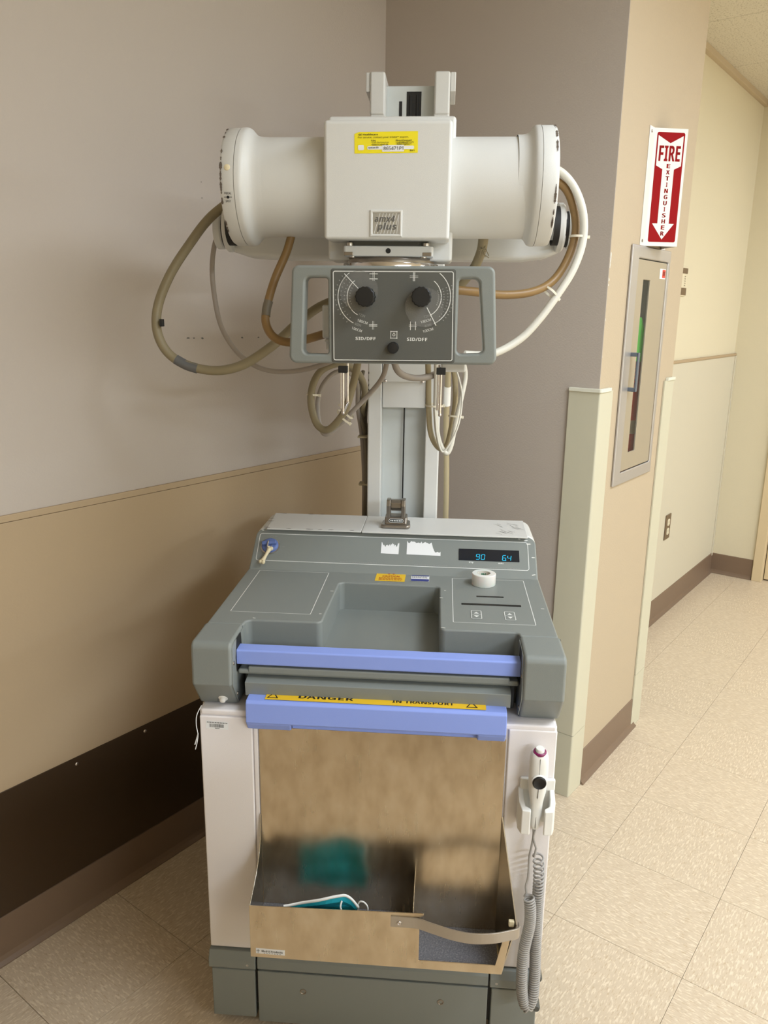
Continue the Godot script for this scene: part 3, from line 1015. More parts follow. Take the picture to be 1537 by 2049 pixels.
func machine_console() -> void:
	var body := part("console_body", S().box(-0.327, 0.327, 0.7015, 0.765, -0.64, -0.094, 0.003), M.grey, mach)
	# deck with its well cut in from the front
	var o := Shape.outline(V2([-0.3285, -0.45, 0.3285, -0.45, 0.3285, -0.0935, 0.2585, -0.0935, 0.2565, -0.108, 0.111, -0.108, 0.1085, -0.346, -0.1085, -0.350, -0.113, -0.118, -0.2565, -0.116, -0.2585, -0.0935, -0.3285, -0.0935]),
		[0.004, 0.004, 0.004, 0.004, 0.012, 0.012, 0.012, 0.012, 0.012, 0.012, 0.004, 0.004], 5)
	var deck := part("deck", S(Transform3D(PY)).prism(o, 0.765, 0.838, 0.004, [], 3), M.grey, body)
	part("tray_floor", S(Transform3D(PY)).prism(Shape.outline(V2([-0.255, -0.37, 0.255, -0.37, 0.255, -0.032, -0.255, -0.032]), 0.004), 0.7655, 0.7755, 0.004), M.grey, body)
	part("tray_lip", S().box(-0.236, 0.238, 0.768, 0.7815, -0.040, -0.031, 0.003), M.grey, body)
	part("gap_filler", S().box(-0.252, 0.252, 0.7005, 0.7655, -0.0945, -0.075, 0.001), M.grey, body)  # plain block in the body grey behind the drawer
	# end blocks the handle runs between
	for sd in [-1.0, 1.0]:
		var pr := Shape.outline(V2([-0.0925, 0.838, -0.001, 0.838, 0.001, 0.757, -0.040, 0.702, -0.0925, 0.702]), [0.002, 0.014, 0.006, 0.004, 0.002], 5)
		var a: float = minf(sd * 0.258, sd * 0.3315)
		var b: float = maxf(sd * 0.258, sd * 0.3315)
		var bl := part("end_block", S(Transform3D(PX)).prism(pr, a, b, 0.006), M.grey, mach)
		var pl := Shape.outline(V2([-0.088, 0.833, -0.008, 0.833, -0.002, 0.757, -0.040, 0.706, -0.088, 0.706]), [0.002, 0.012, 0.006, 0.004, 0.002], 4)
		part("inner_plate", S(Transform3D(PX)).prism(pl, minf(sd * 0.2585, sd * 0.2565), maxf(sd * 0.2585, sd * 0.2565), 0.0005), M.grey, bl)
		part("handle_slot_shade", S(Transform3D(PX)).prism(Shape.outline(V2([-0.075, 0.775, -0.030, 0.770, -0.026, 0.800, -0.036, 0.834, -0.066, 0.834]), 0.003), minf(sd * 0.2567, sd * 0.2562), maxf(sd * 0.2567, sd * 0.2562)), M.rubber_and_shade, bl)  # dark slab laid on the plate as the shade inside a slot
		for q in [Vector2(0.796, -0.012), Vector2(0.728, -0.030)]:
			part("screw", S(xturn(Vector3(sd * 0.2564, q.x, q.y)) * Transform3D(Basis(Vector3.RIGHT, PI if sd > 0 else 0.0), Vector3.ZERO)).lathe([Vector2(0.0035, 0), Vector2(0.003, 0.0015), Vector2(0, 0.002)], 14), M.latch, bl)
		if sd < 0:
			var bp := Transform3D(Basis(Vector3.RIGHT, deg_to_rad(125)), Vector3(-0.2835, 0.717, -0.0285))
			part("rubber_stop", S(bp).lathe([Vector2(0.009, 0), Vector2(0.008, 0.0015), Vector2(0.006, 0.002), Vector2(0.0055, 0.006), Vector2(0.004, 0.0075), Vector2(0, 0.008)], 20), M.plastic, bl)
	# blue push bar
	var hp := Shape.outline(V2([-0.061, 0.785, -0.030, 0.785, -0.030, 0.814, -0.061, 0.814]), 0.0035, 4)
	part("push_bar", S(Transform3D(PX)).prism(hp, -0.2562, 0.2562, 0.001), M.blue, mach)
	# drawer: grey front with a sloping top, blue pull below
	var dr := part("drawer", S(Transform3D(PX)).prism(Shape.outline(V2([-0.075, 0.729, -0.021, 0.729, -0.019, 0.756, -0.048, 0.7615, -0.075, 0.7615]), 0.0015, 3), -0.2395, 0.2405, 0.001), M.grey, mach)
	var pp := Shape.outline(V2([-0.05, 0.6915, 0.004, 0.6865, 0.0065, 0.690, 0.0045, 0.7265, 0.0, 0.731, -0.05, 0.7335]), [0.001, 0.003, 0.002, 0.004, 0.003, 0.001], 4)
	var pull := part("drawer_pull", S(Transform3D(PX)).prism(pp, -0.2335, 0.2335, 0.002), M.blue, mach)
	for e in [[-0.2335, -0.152], [0.183, 0.2335]]:
		var fo := Shape.outline(V2([-0.009, 0.695, 0.0055, 0.691, 0.004, 0.685, -0.004, 0.672, -0.009, 0.672]), 0.002, 3)
		part("pull_foot", S(Transform3D(PX)).prism(fo, e[0], e[1], 0.003), M.blue, pull)
	part("pull_back", S().box(-0.1525, 0.1835, 0.671, 0.70, -0.0160, -0.0130, 0.001), M.blue, pull)
	var wf := Transform3D(Basis(Vector3(1, 0, 0), Vector3(0, 0.05, -1).normalized(), Vector3(0, 1, 0.05).normalized()), Vector3(0, 0.7327, -0.018))
	var wl := part("warning_strip", S(wf).patch(rect(-0.2, 0.197, -0.014, 0.0145, 0.002)[0], 0.0003), M.amber, pull)
	var tri_ := S(wf)
	for x0 in [-0.187, 0.172]:
		tri_.stroke([Vector2(x0 - 0.009, -0.008), Vector2(x0 + 0.009, -0.008), Vector2(x0, 0.009)], 0.002, 0.0006, true)
	part("symbol_print", tri_, M.print_black, wl)
	text("lettering", "DANGER", wf * Transform3D(Basis(), Vector3(0, 0, 0.0003)), -0.09, 0.0, 0.011, M.print_black, wl, 0.10)
	text("lettering", "IN TRANSPORT", wf * Transform3D(Basis(), Vector3(0, 0, 0.0003)), 0.085, 0.0, 0.009, M.print_black, wl, 0.11)

	# print and fittings of the deck (frame: x right, y away from the viewer)
	var df := Transform3D(Basis(Vector3(1, 0, 0), Vector3(0, 0, -1), Vector3(0, 1, 0)), Vector3(0, 0.838, 0))
	for r in [[-0.2995, -0.1412, 0.155, 0.408], [0.1365, 0.2932, 0.146, 0.402]]:
		part("frame_line", S(df).stroke(Array(Shape.outline([Vector2(r[0], r[2]), Vector2(r[1], r[2]), Vector2(r[1], r[3]), Vector2(r[0], r[3])], 0.002, 2)[0]), 0.0013, 0.0003, true), M.print_white, deck)
	for r in [[0.186, 0.2425, 0.2895, 0.296], [0.154, 0.2742, 0.241, 0.250]]:
		part("slot", S(df).prism(rect(r[0], r[1], r[2], r[3], 0.001), -0.0005, 0.0006, 0.0003), M.black, deck)
	for bx in [[0.1725, 0.1918], [0.2375, 0.2572]]:
		var by := [0.1665, 0.2095]
		var key := part("exposure_key", S(df).prism(rect(bx[0], bx[1], by[0], by[1], 0.003), -0.0005, 0.0006, 0.0003), M.grey, deck)
		var cx: float = (bx[0] + bx[1]) / 2.0
		var cy: float = (by[0] + by[1]) / 2.0
		var g := S(df)
		g.stroke(Array(Shape.outline([Vector2(bx[0], by[0]), Vector2(bx[1], by[0]), Vector2(bx[1], by[1]), Vector2(bx[0], by[1])], 0.003, 3)[0]), 0.0013, 0.0009, true)
		g.stroke([Vector2(bx[0], cy), Vector2(bx[1], cy)], 0.0009, 0.0009)
		g.patch(PackedVector2Array([Vector2(cx - 0.005, cy + 0.005), Vector2(cx + 0.005, cy + 0.005), Vector2(cx, cy + 0.014)]), 0.0009)
		g.patch(PackedVector2Array([Vector2(cx - 0.005, cy - 0.005), Vector2(cx, cy - 0.014), Vector2(cx + 0.005, cy - 0.005)]), 0.0009)
		part("arrow_print", g, M.print_white, key)
		text("lettering", "kVp" if bx[0] < 0.2 else "mAs", df, cx, by[1] + 0.007, 0.0035, M.print_dim, deck)
	# caution sticker and maker's plate behind the well
	var ca := part("caution_label", S(df).patch(PackedVector2Array(V2([-0.034, 0.369, -0.0335, 0.366, 0.032, 0.3655, 0.0325, 0.425, 0.030, 0.4285, -0.033, 0.4275])), 0.0004), M.amber, deck)
	ca.set_meta("label", "yellow CAUTION radiation sticker")
	text("lettering", "CAUTION", df * Transform3D(Basis(), Vector3(0, 0, 0.0004)), 0.0, 0.399, 0.0095, M.red_print, ca, 0.038)
	var tre := S(df)
	for k in 3:
		var a := PI / 2 + TAU * k / 3.0
		var fan := PackedVector2Array()
		for i in 5:
			fan.append(Vector2(0, 0.4185) + Vector2.from_angle(a - 0.5 + 0.25 * i) * Vector2(0.009, 0.0085))
		for i in 5:
			fan.append(Vector2(0, 0.4185) + Vector2.from_angle(a + 0.5 - 0.25 * i) * 0.0028)
		tre.patch(fan, 0.0008)
	tre.patch(PackedVector2Array(circle(Vector2(0, 0.4185), 0.0018, 12)), 0.0008)
	part("trefoil_print", tre, M.red_print, ca)
	var fine := S(df)
	for j in 3:      # small print, not legible in the photograph
		var xx := -0.026
		while xx < 0.024:
			var wd := rng.randf_range(0.003, 0.008)
			fine.stroke([Vector2(xx, 0.388 - 0.0065 * j), Vector2(minf(xx + wd, 0.026), 0.388 - 0.0065 * j)], 0.0028, 0.0008)
			xx += wd + 0.0015
	part("small_print", fine, M.red_print, ca)
	var id_ := part("id_label", S(df).patch(rect(0.045, 0.0855, 0.372, 0.4125, 0.001)[0], 0.0004), M.paper, deck)
	part("blue_print", S(df).patch(PackedVector2Array(V2([0.0455, 0.3725, 0.085, 0.3725, 0.085, 0.387, 0.0455, 0.387])), 0.0008).patch(PackedVector2Array(V2([0.0455, 0.407, 0.085, 0.407, 0.085, 0.412, 0.0455, 0.412])), 0.0008), M.navy, id_)
	var idp := S(df)
	for j in 2:
		var xx := 0.047
		while xx < 0.08:
			var wd := rng.randf_range(0.002, 0.005)
			idp.stroke([Vector2(xx, 0.402 - 0.006 * j), Vector2(minf(xx + wd, 0.084), 0.402 - 0.006 * j)], 0.0028, 0.0008)
			xx += wd + 0.0012
	part("small_print", idp, M.print_grey, id_)

	# sloping display panel (frame: x right, y up the slope, z out)
	var rf := Transform3D(Basis(Vector3(1, 0, 0), Vector3(0, 0.5971, -0.8021), Vector3(0, 0.8021, 0.5971)), Vector3(0, 0.838, -0.415))
	part("riser_core", S(Transform3D(PX)).prism(Shape.outline(V2([-0.41, 0.76, -0.41, 0.830, -0.502, 0.899, -0.642, 0.900, -0.642, 0.76]), 0.002, 2), -0.3235, 0.3235, 0.002), M.grey, body)
	var ri := part("display_panel", S(rf).prism(Shape.outline(V2([-0.3275, -0.006, 0.3275, -0.006, 0.3275, 0.120, -0.3275, 0.120]), [0.003, 0.003, 0.022, 0.022], 6), -0.03, 0.0, 0.004), M.grey, mach)
	part("frame_line", S(rf).stroke(Array(Shape.outline(V2([-0.3150, 0.0255, 0.3085, 0.0235, 0.3085, 0.1025, -0.3175, 0.103]), 0.006, 4)[0]), 0.0013, 0.0003, true), M.print_white, ri)
	for q in [V2([-0.12, 0.029, -0.03, 0.0285]), V2([0.05, 0.0285, 0.13, 0.028]), V2([0.155, 0.0275, 0.295, 0.0265])]:
		var s := S(rf)     # fine print along the lower rule
		var xx: float = q[0].x
		while xx < q[1].x - 0.006:
			var wd := rng.randf_range(0.002, 0.006)
			s.stroke([Vector2(xx, q[0].y), Vector2(xx + wd, q[0].y)], 0.0013, 0.0003)
			xx += wd + 0.0012
		part("small_print", s, M.print_dim, ri)
	# key switch: round blue hub with a finger bar across it
	var kf := rf * Transform3D(Basis(), Vector3(-0.288, 0.066, 0))
	var ky := part("key_switch", S(kf * Transform3D(Basis(Vector3.RIGHT, PI / 2), Vector3.ZERO)).lathe([Vector2(0.0195, 0), Vector2(0.0195, 0.006), Vector2(0.018, 0.008), Vector2(0.012, 0.0095), Vector2(0, 0.0095)], 32), M.blue_dark, mach)
	part("grip", S(kf * Transform3D(Basis(Vector3(0, 0, 1), 0.15), Vector3.ZERO)).box(-0.018, 0.016, -0.004, 0.006, 0.006, 0.017, 0.003), M.blue_dark, ky)
	part("collar", S(kf * Transform3D(Basis(Vector3.RIGHT, PI / 2), Vector3.ZERO)).lathe([Vector2(0.0225, 0), Vector2(0.0225, 0.0015), Vector2(0.0195, 0.002), Vector2(0.0195, 0)], 32), M.alu, ky)
	part("key", S(kf).box(-0.003, 0.0, -0.016, 0.002, 0.010, 0.021, 0.0008), M.chrome, ky)
	var km := S(rf)
	km.stroke(circle(Vector2(-0.2885, 0.0955), 0.0032, 14), 0.0007, 0.0003, true)
	km.stroke(V2([-0.282, 0.096, -0.276, 0.096]), 0.0012, 0.0003).stroke(V2([-0.260, 0.066, -0.254, 0.066]), 0.0012, 0.0003)
	part("symbol_print", km, M.print_dim, ri)
	# torn white paper remnants
	for k in 2:
		var b: Array = [[-0.0285, 0.0135, 0.057, 0.0885], [0.031, 0.110, 0.0565, 0.094]][k]
		var pts := PackedVector2Array()
		pts.append(Vector2(b[0], b[2]))
		pts.append(Vector2(b[1] - 0.001, b[2] - 0.001))
		var m := 26
		for i in m + 1:
			var u := 1.0 - float(i) / m
			var y: float = b[3] + rng.randf_range(-0.006, 0.002)
			if k == 1 and u > 0.72:
				y -= 0.026 * smoothstep(0.72, 0.80, u)
			if k == 0:
				y -= 0.008 * absf(sin(u * 5.0)) * float(u > 0.1 and u < 0.9)
			pts.append(Vector2(b[0] + (b[1] - b[0]) * (0.985 * u) + rng.randf_range(-0.0004, 0.0004), y))
		part("label_remnant", S(rf).patch(pts, 0.0005), M.paper, ri).set_meta("label", "torn white paper label")
	# blue digit display
	var dsp := part("display_window", S(rf).prism(rect(0.1505, 0.2882, 0.0455, 0.078, 0.001), -0.002, 0.0012, 0.0005), M.screen, ri)
	digit("9", rf, 0.1895, 0.0485, dsp)
	digit("0", rf, 0.2012, 0.0485, dsp)
	digit("6", rf, 0.2492, 0.048, dsp)
	digit(".", rf, 0.2572, 0.048, dsp)
	digit("4", rf, 0.2605, 0.048, dsp)
	text("lettering", "kVp", rf, 0.179, 0.0405, 0.0042, M.print_white, ri)
	text("lettering", "mAs", rf, 0.246, 0.0405, 0.0042, M.print_white, ri)

	# white top cover, its left lid apart
	var tc := Shape.outline(V2([-0.329, 0.80, 0.329, 0.80, 0.329, 0.9115, -0.329, 0.9115]), [0.002, 0.002, 0.024, 0.024], 6)
	var top := part("top_cover", S().prism(tc, -0.645, -0.5115, 0.005), M.white, mach)
	part("cover_lid", S(Transform3D(PY)).prism(Shape.outline(V2([-0.311, -0.641, -0.078, -0.641, -0.078, -0.4955, -0.302, -0.4965]), 0.002), 0.9098, 0.9135, 0.0012), M.white, top)
	part("cover_lid", S(Transform3D(PY)).prism(Shape.outline(V2([-0.0765, -0.641, 0.311, -0.641, 0.308, -0.4925, -0.0765, -0.4935]), 0.002), 0.9098, 0.9135, 0.0012), M.white, top)
	# chipped paint along the lid edges
	chips(Transform3D(Basis(Vector3(1, 0, 0), Vector3(0, 0, -1), Vector3(0, 1, 0)), Vector3(0, 0.9137, 0)), [Vector2(-0.302, 0.4985), Vector2(-0.20, 0.4975), Vector2(-0.15, 0.498), Vector2(-0.10, 0.4985), Vector2(-0.306, 0.51), Vector2(-0.308, 0.56), Vector2(-0.309, 0.585), Vector2(-0.29, 0.638), Vector2(-0.22, 0.6385), Vector2(-0.19, 0.639), Vector2(-0.25, 0.4978), Vector2(-0.175, 0.4978)], 0.010, 0.0018, M.chip, top)
	chips(rf, [Vector2(0.290, 0.112), Vector2(0.305, 0.108), Vector2(0.311, 0.098), Vector2(-0.313, 0.113), Vector2(-0.302, 0.117), Vector2(0.3195, 0.06), Vector2(0.318, 0.012)], 0.0055, 0.0016, M.white_chip, ri)
	chips(df, [Vector2(0.316, 0.235), Vector2(0.118, 0.115), Vector2(0.113, 0.275), Vector2(-0.118, 0.29), Vector2(-0.122, 0.16), Vector2(-0.245, 0.125), Vector2(0.322, 0.44), Vector2(0.1205, 0.32)], 0.0042, 0.0016, M.white_chip, deck)
	# scratches raked over the cover's right corner
	var sc := S(Transform3D(Basis(Vector3(1, 0, 0), Vector3(0, 0, -1), Vector3(0, 1, 0)), Vector3(0, 0.9137, 0)))
	for i in 26:
		var p := Vector2(rng.randf_range(0.235, 0.292), rng.randf_range(0.52, 0.625))
		sc.stroke([p, p + Vector2(rng.randf_range(0.006, 0.016), rng.randf_range(-0.02, -0.008))], 0.0008, 0.0)
	part("scratches", sc, M.print_grey, top)

	# hinged park latch standing on the cover
	var la := part("park_latch", S(Transform3D(PY)).prism(Shape.outline(V2([-0.032, -0.582, 0.033, -0.582, 0.036, -0.524, -0.035, -0.524]), 0.010, 4), 0.9136, 0.923, 0.004), M.latch, mach)
	part("latch_base", S(Transform3D(PX)).prism(Shape.outline(V2([-0.580, 0.921, -0.532, 0.921, -0.545, 0.937, -0.575, 0.940]), 0.003), -0.026, 0.027, 0.004), M.latch, la)
	for x in [[-0.0225, -0.013], [0.0125, 0.022]]:
		part("latch_ear", S(Transform3D(PX)).prism(Shape.outline(V2([-0.578, 0.93, -0.545, 0.93, -0.542, 0.965, -0.548, 0.979, -0.572, 0.979]), 0.004), x[0], x[1], 0.002), M.latch, la)
	part("latch_pawl", S(Transform3D(PX)).prism(Shape.outline(V2([-0.572, 0.945, -0.551, 0.958, -0.548, 0.972, -0.556, 0.9765, -0.572, 0.9765]), 0.003), -0.0125, 0.012, 0.001), M.latch, la)
	var bf := Transform3D(Basis(Vector3(1, 0, 0), Vector3(0, 0.776, -0.631), Vector3(0, 0.631, 0.776)), Vector3(0.001, 0.9295, -0.5388))
	var bd := part("badge", S(bf).patch(PackedVector2Array(circle(Vector2.ZERO, 1.0, 28)), 0.0), M.print_black, la)
	bd.transform = Transform3D.IDENTITY
	bd.mesh = S(bf).prism(rect(-0.018, 0.018, -0.0055, 0.0055, 0.0054), 0.0005, 0.0012, 0.0003).mesh()
	var bw := S(bf)
	bw.stroke(Array(rect(-0.0168, 0.0168, -0.0044, 0.0044, 0.0043)[0]), 0.0009, 0.0015, true)
	for i in 7:
		bw.stroke([Vector2(-0.0120 + 0.0040 * i, -0.0016), Vector2(-0.0120 + 0.0040 * i, 0.0018)], 0.0024, 0.0015)
	part("badge_print", bw, M.print_white, bd)


# seven-segment figure with its lower left corner at (x, y)
func digit(c: String, f: Transform3D, x: float, y: float, parent: Node) -> void:
	var on: Array = {"9": [0, 1, 2, 3, 5, 6], "0": [0, 1, 2, 3, 4, 5], "6": [0, 2, 3, 4, 5, 6], "4": [1, 2, 5, 6], ".": []}[c]
	var w := 0.0074
	var h := 0.0142
	var seg := [[0, h, w, h], [w, h, w, h / 2], [w, h / 2, w, 0], [0, 0, w, 0], [0, 0, 0, h / 2], [0, h / 2, 0, h], [0, h / 2, w, h / 2]]
	var s := S(f)
	if c == ".":
		s.patch(PackedVector2Array(circle(Vector2(x, y), 0.0009, 8)), 0.0018)
	for k in on:
		var q: Array = seg[k]
		var a := Vector2(q[0], q[1])
		var b := Vector2(q[2], q[3])
		var d := (b - a).normalized() * 0.0006
		a += d; b -= d
		var sh := 0.12
		s.stroke([Vector2(x + a.x + sh * a.y, y + a.y), Vector2(x + b.x + sh * b.y, y + b.y)], 0.0013, 0.0018)
	part("lit_digit", s, M.digit, parent)


# small ragged flakes of paint worn off an edge
func chips(f: Transform3D, spots: Array, long: float, wide: float, m: Material, parent: Node) -> void:
	for p in spots:
		var s := S(f)
		var pts := PackedVector2Array()
		var k := 11
		var lx := long * rng.randf_range(0.6, 1.3)
		var turn := rng.randf_range(-0.25, 0.25)
		for i in k:
			var a := TAU * i / k
			pts.append(p + Vector2(cos(a) * lx * rng.randf_range(0.6, 1.0), sin(a) * wide * rng.randf_range(0.5, 1.1)).rotated(turn))
		s.patch(pts, 0.0003)
		part("paint_chip", s, m, parent)


func machine_bin() -> void:
	var o := Node3D.new()
	o.name = "storage_bin"
	mach.add_child(o)
	o.set_meta("label", "open sheet steel bin with a cut-away right front corner")
	var l := -0.2145
	var r := 0.236
	var z0 := -0.0125
	var z1 := 0.088
	part("back_plate", S().box(l, r, 0.262, 0.672, z0 - 0.002, z0, 0.0008), M.steel_stain, o)
	part("floor_plate", S().box(l, r + 0.003, 0.260, 0.262, z0, z1, 0.0008), M.steel, o)
	var lw := Shape.outline(V2([z0, 0.2605, z1, 0.2605, z1, 0.371, 0.076, 0.376, 0.055, 0.385, 0.03, 0.398, 0.008, 0.418, -0.004, 0.445, -0.0085, 0.475, z0, 0.502]), [0.001, 0.001, 0.002, 0.03, 0.05, 0.05, 0.03, 0.03, 0.03, 0.001], 3)
	part("side_wall", S(Transform3D(PX)).prism(lw, l - 0.002, l, 0.0006), M.steel, o)
	var rw := S()
	rw.sheet(Vector3(r, 0.2605, z0), Vector3(0.240, 0.2605, z1), Vector3(0.262, 0.368, z1), Vector3(r + 0.001, 0.512, z0), 0.002)
	part("side_wall", rw, M.steel, o)
	var fw := Shape.outline(V2([l - 0.002, 0.2605, 0.2405, 0.2605, 0.2535, 0.345, 0.2415, 0.345, 0.2285, 0.2795, 0.0915, 0.2785, 0.0915, 0.370, 0.0985, 0.3745, 0.0985, 0.3785, l - 0.002, 0.371]), 0.0012, 2)
	var f := part("front_wall", S().prism(fw, z1 - 0.001, z1 + 0.001, 0.0008), M.steel_stain, o)
	part("inner_floor", S().box(l, 0.0785, 0.2900, 0.2918, z0, z1 - 0.001, 0.0006), M.liner, o)
	part("floor_liner", S().box(0.0805, r, 0.262, 0.2645, z0, z1 - 0.002, 0.0008), M.liner, o)
	part("divider", S().box(0.0785, 0.0800, 0.262, 0.3825, z0, z1 - 0.001, 0.0006), M.steel, o)
	# strap bowing out across the gap
	var mid := []
	for p in Shape.spline([Vector3(0.040, 0, 0.0905), Vector3(0.062, 0, 0.0905), Vector3(0.088, 0, 0.0915), Vector3(0.115, 0, 0.101), Vector3(0.15, 0, 0.1125), Vector3(0.185, 0, 0.1175), Vector3(0.22, 0, 0.1135), Vector3(0.248, 0, 0.1045), Vector3(0.262, 0, 0.099), Vector3(0.2665, 0, 0.092), Vector3(0.266, 0, 0.082)], 5):
		mid.append(Vector2(p.x, p.z))
	var path := PackedVector2Array()
	for sd in [1.0, -1.0]:
		var idx := range(mid.size()) if sd > 0 else range(mid.size() - 1, -1, -1)
		for i in idx:
			var d: Vector2 = (mid[mini(i + 1, mid.size() - 1)] - mid[maxi(i - 1, 0)]).normalized()
			path.append(mid[i] + Vector2(-d.y, d.x) * 0.0014 * sd)
	part("strap", S(Transform3D(PY)).prism(Shape.outline(Array(path), 0.0003, 1), 0.3495, 0.3705, 0.0004), M.alu, o)
	screw_head(Vector3(0.055, 0.3585, 0.0918), 0.0042, M.chrome, o)
	part("clip", S().box(0.2485, 0.2585, 0.360, 0.3715, 0.078, 0.0855, 0.0015), M.bone, o)
	var pf := Transform3D(Basis(Vector3(0, 0, 1), -0.02), Vector3(-0.1795, 0.2745, z1 + 0.0011))
	var np := part("maker_plate", S(pf).box(-0.0268, 0.0268, -0.0055, 0.0055, 0, 0.0006, 0.0003), M.paper, f)
	text("lettering", "Med-X Products", pf * Transform3D(Basis(), Vector3(0, 0, 0.0006)), 0.0035, 0.001, 0.0042, M.print_grey, np, 0.039)
	var sp := S(pf)
	sp.stroke(V2([-0.0225, -0.004, -0.0225, 0.0045]), 0.0008, 0.0009).stroke(V2([-0.0258, 0.001, -0.0192, 0.001]), 0.0008, 0.0009)
	for i in 7:
		sp.stroke([Vector2(-0.012 + 0.0048 * i, -0.0036), Vector2(-0.0095 + 0.0048 * i, -0.0036)], 0.0009, 0.0009)
	part("small_print", sp, M.print_grey, np)


func machine_column() -> void:
	var c := part("column", S(Transform3D(PY)).prism(Shape.outline(V2([-0.0805, -0.80, 0.0970, -0.80, 0.0970, -0.66, 0.0625, -0.66, 0.0625, -0.70, -0.0465, -0.70, -0.0465, -0.66, -0.0805, -0.66]), [0.004, 0.004, 0.004, 0.003, 0.003, 0.003, 0.003, 0.004], 3), 0.72, 1.908, 0.001), M.white, mach)
	part("channel_lining", S().box(-0.046, 0.062, 0.80, 1.9085, -0.7005, -0.698, 0.0005), M.channel, c)
	for x in [[-0.0812, -0.0468], [0.0628, 0.0977]]:
		part("rail_top", S().box(x[0], x[1], 1.84, 1.929, -0.80, -0.657, 0.005), M.white, c)
	for x in [[-0.0905, -0.0815], [0.098, 0.1098]]:
		part("end_tab", S().box(x[0], x[1], 1.888, 1.928, -0.78, -0.662, 0.002), M.white, c)
	part("chain_slot_shade", S().box(-0.0005, 0.033, 1.82, 1.897, -0.6985, -0.697, 0.0005), M.rubber_and_shade, c)  # both slots are dark slabs, coloured as the shade within an opening
	for x in [0.0085, 0.024]:
		part("chain", S().box(x - 0.0022, x + 0.0022, 1.822, 1.890, -0.6975, -0.6945, 0.001), M.rubber_and_shade, c)
	part("chain_slot_shade", S().box(-0.0175, -0.0105, 1.82, 1.877, -0.6985, -0.697, 0.0005), M.rubber_and_shade, c)
	part("counterweight_cable", S().tube(PackedVector3Array([Vector3(0.0075, 0.80, -0.69), Vector3(0.0085, 1.24, -0.69)]), 0.0018, 8), M.black, c)
	# carriage with its cover plate
	var cg := part("carriage", S().box(-0.0455, 0.0615, 1.183, 1.70, -0.70, -0.667, 0.003), M.white, mach)
	part("cover_plate", S().box(-0.0450, 0.0610, 1.2465, 1.70, -0.668, -0.6635, 0.001), M.white, cg)
	for x in [-0.038, 0.0525]:
		part("screw", S(zturn(Vector3(x, 1.2488, -0.6636))).lathe([Vector2(0.0042, 0), Vector2(0.004, 0.003), Vector2(0.002, 0.0045), Vector2(0, 0.0045)], 12), M.chrome, cg)
	part("support_arm", S().box(-0.05, 0.07, 1.545, 1.655, -0.665, -0.445, 0.012), M.white, mach)
	for y in [1.105, 1.195]:
		part("cable_clip", S().box(-0.108, -0.084, y - 0.0022, y + 0.0022, -0.715, -0.685, 0.001), M.hose_beige, c)
	part("cable_clip", S().box(-0.108, -0.080, 0.974, 0.980, -0.745, -0.715, 0.002), M.hose_beige, c)
	chips(Transform3D(Basis(), Vector3(0, 0, -0.6597)), [Vector2(-0.0785, 1.268), Vector2(-0.0785, 1.25), Vector2(-0.0785, 1.238), Vector2(-0.078, 1.226)], 0.0012, 0.004, M.rubber_and_shade, c)


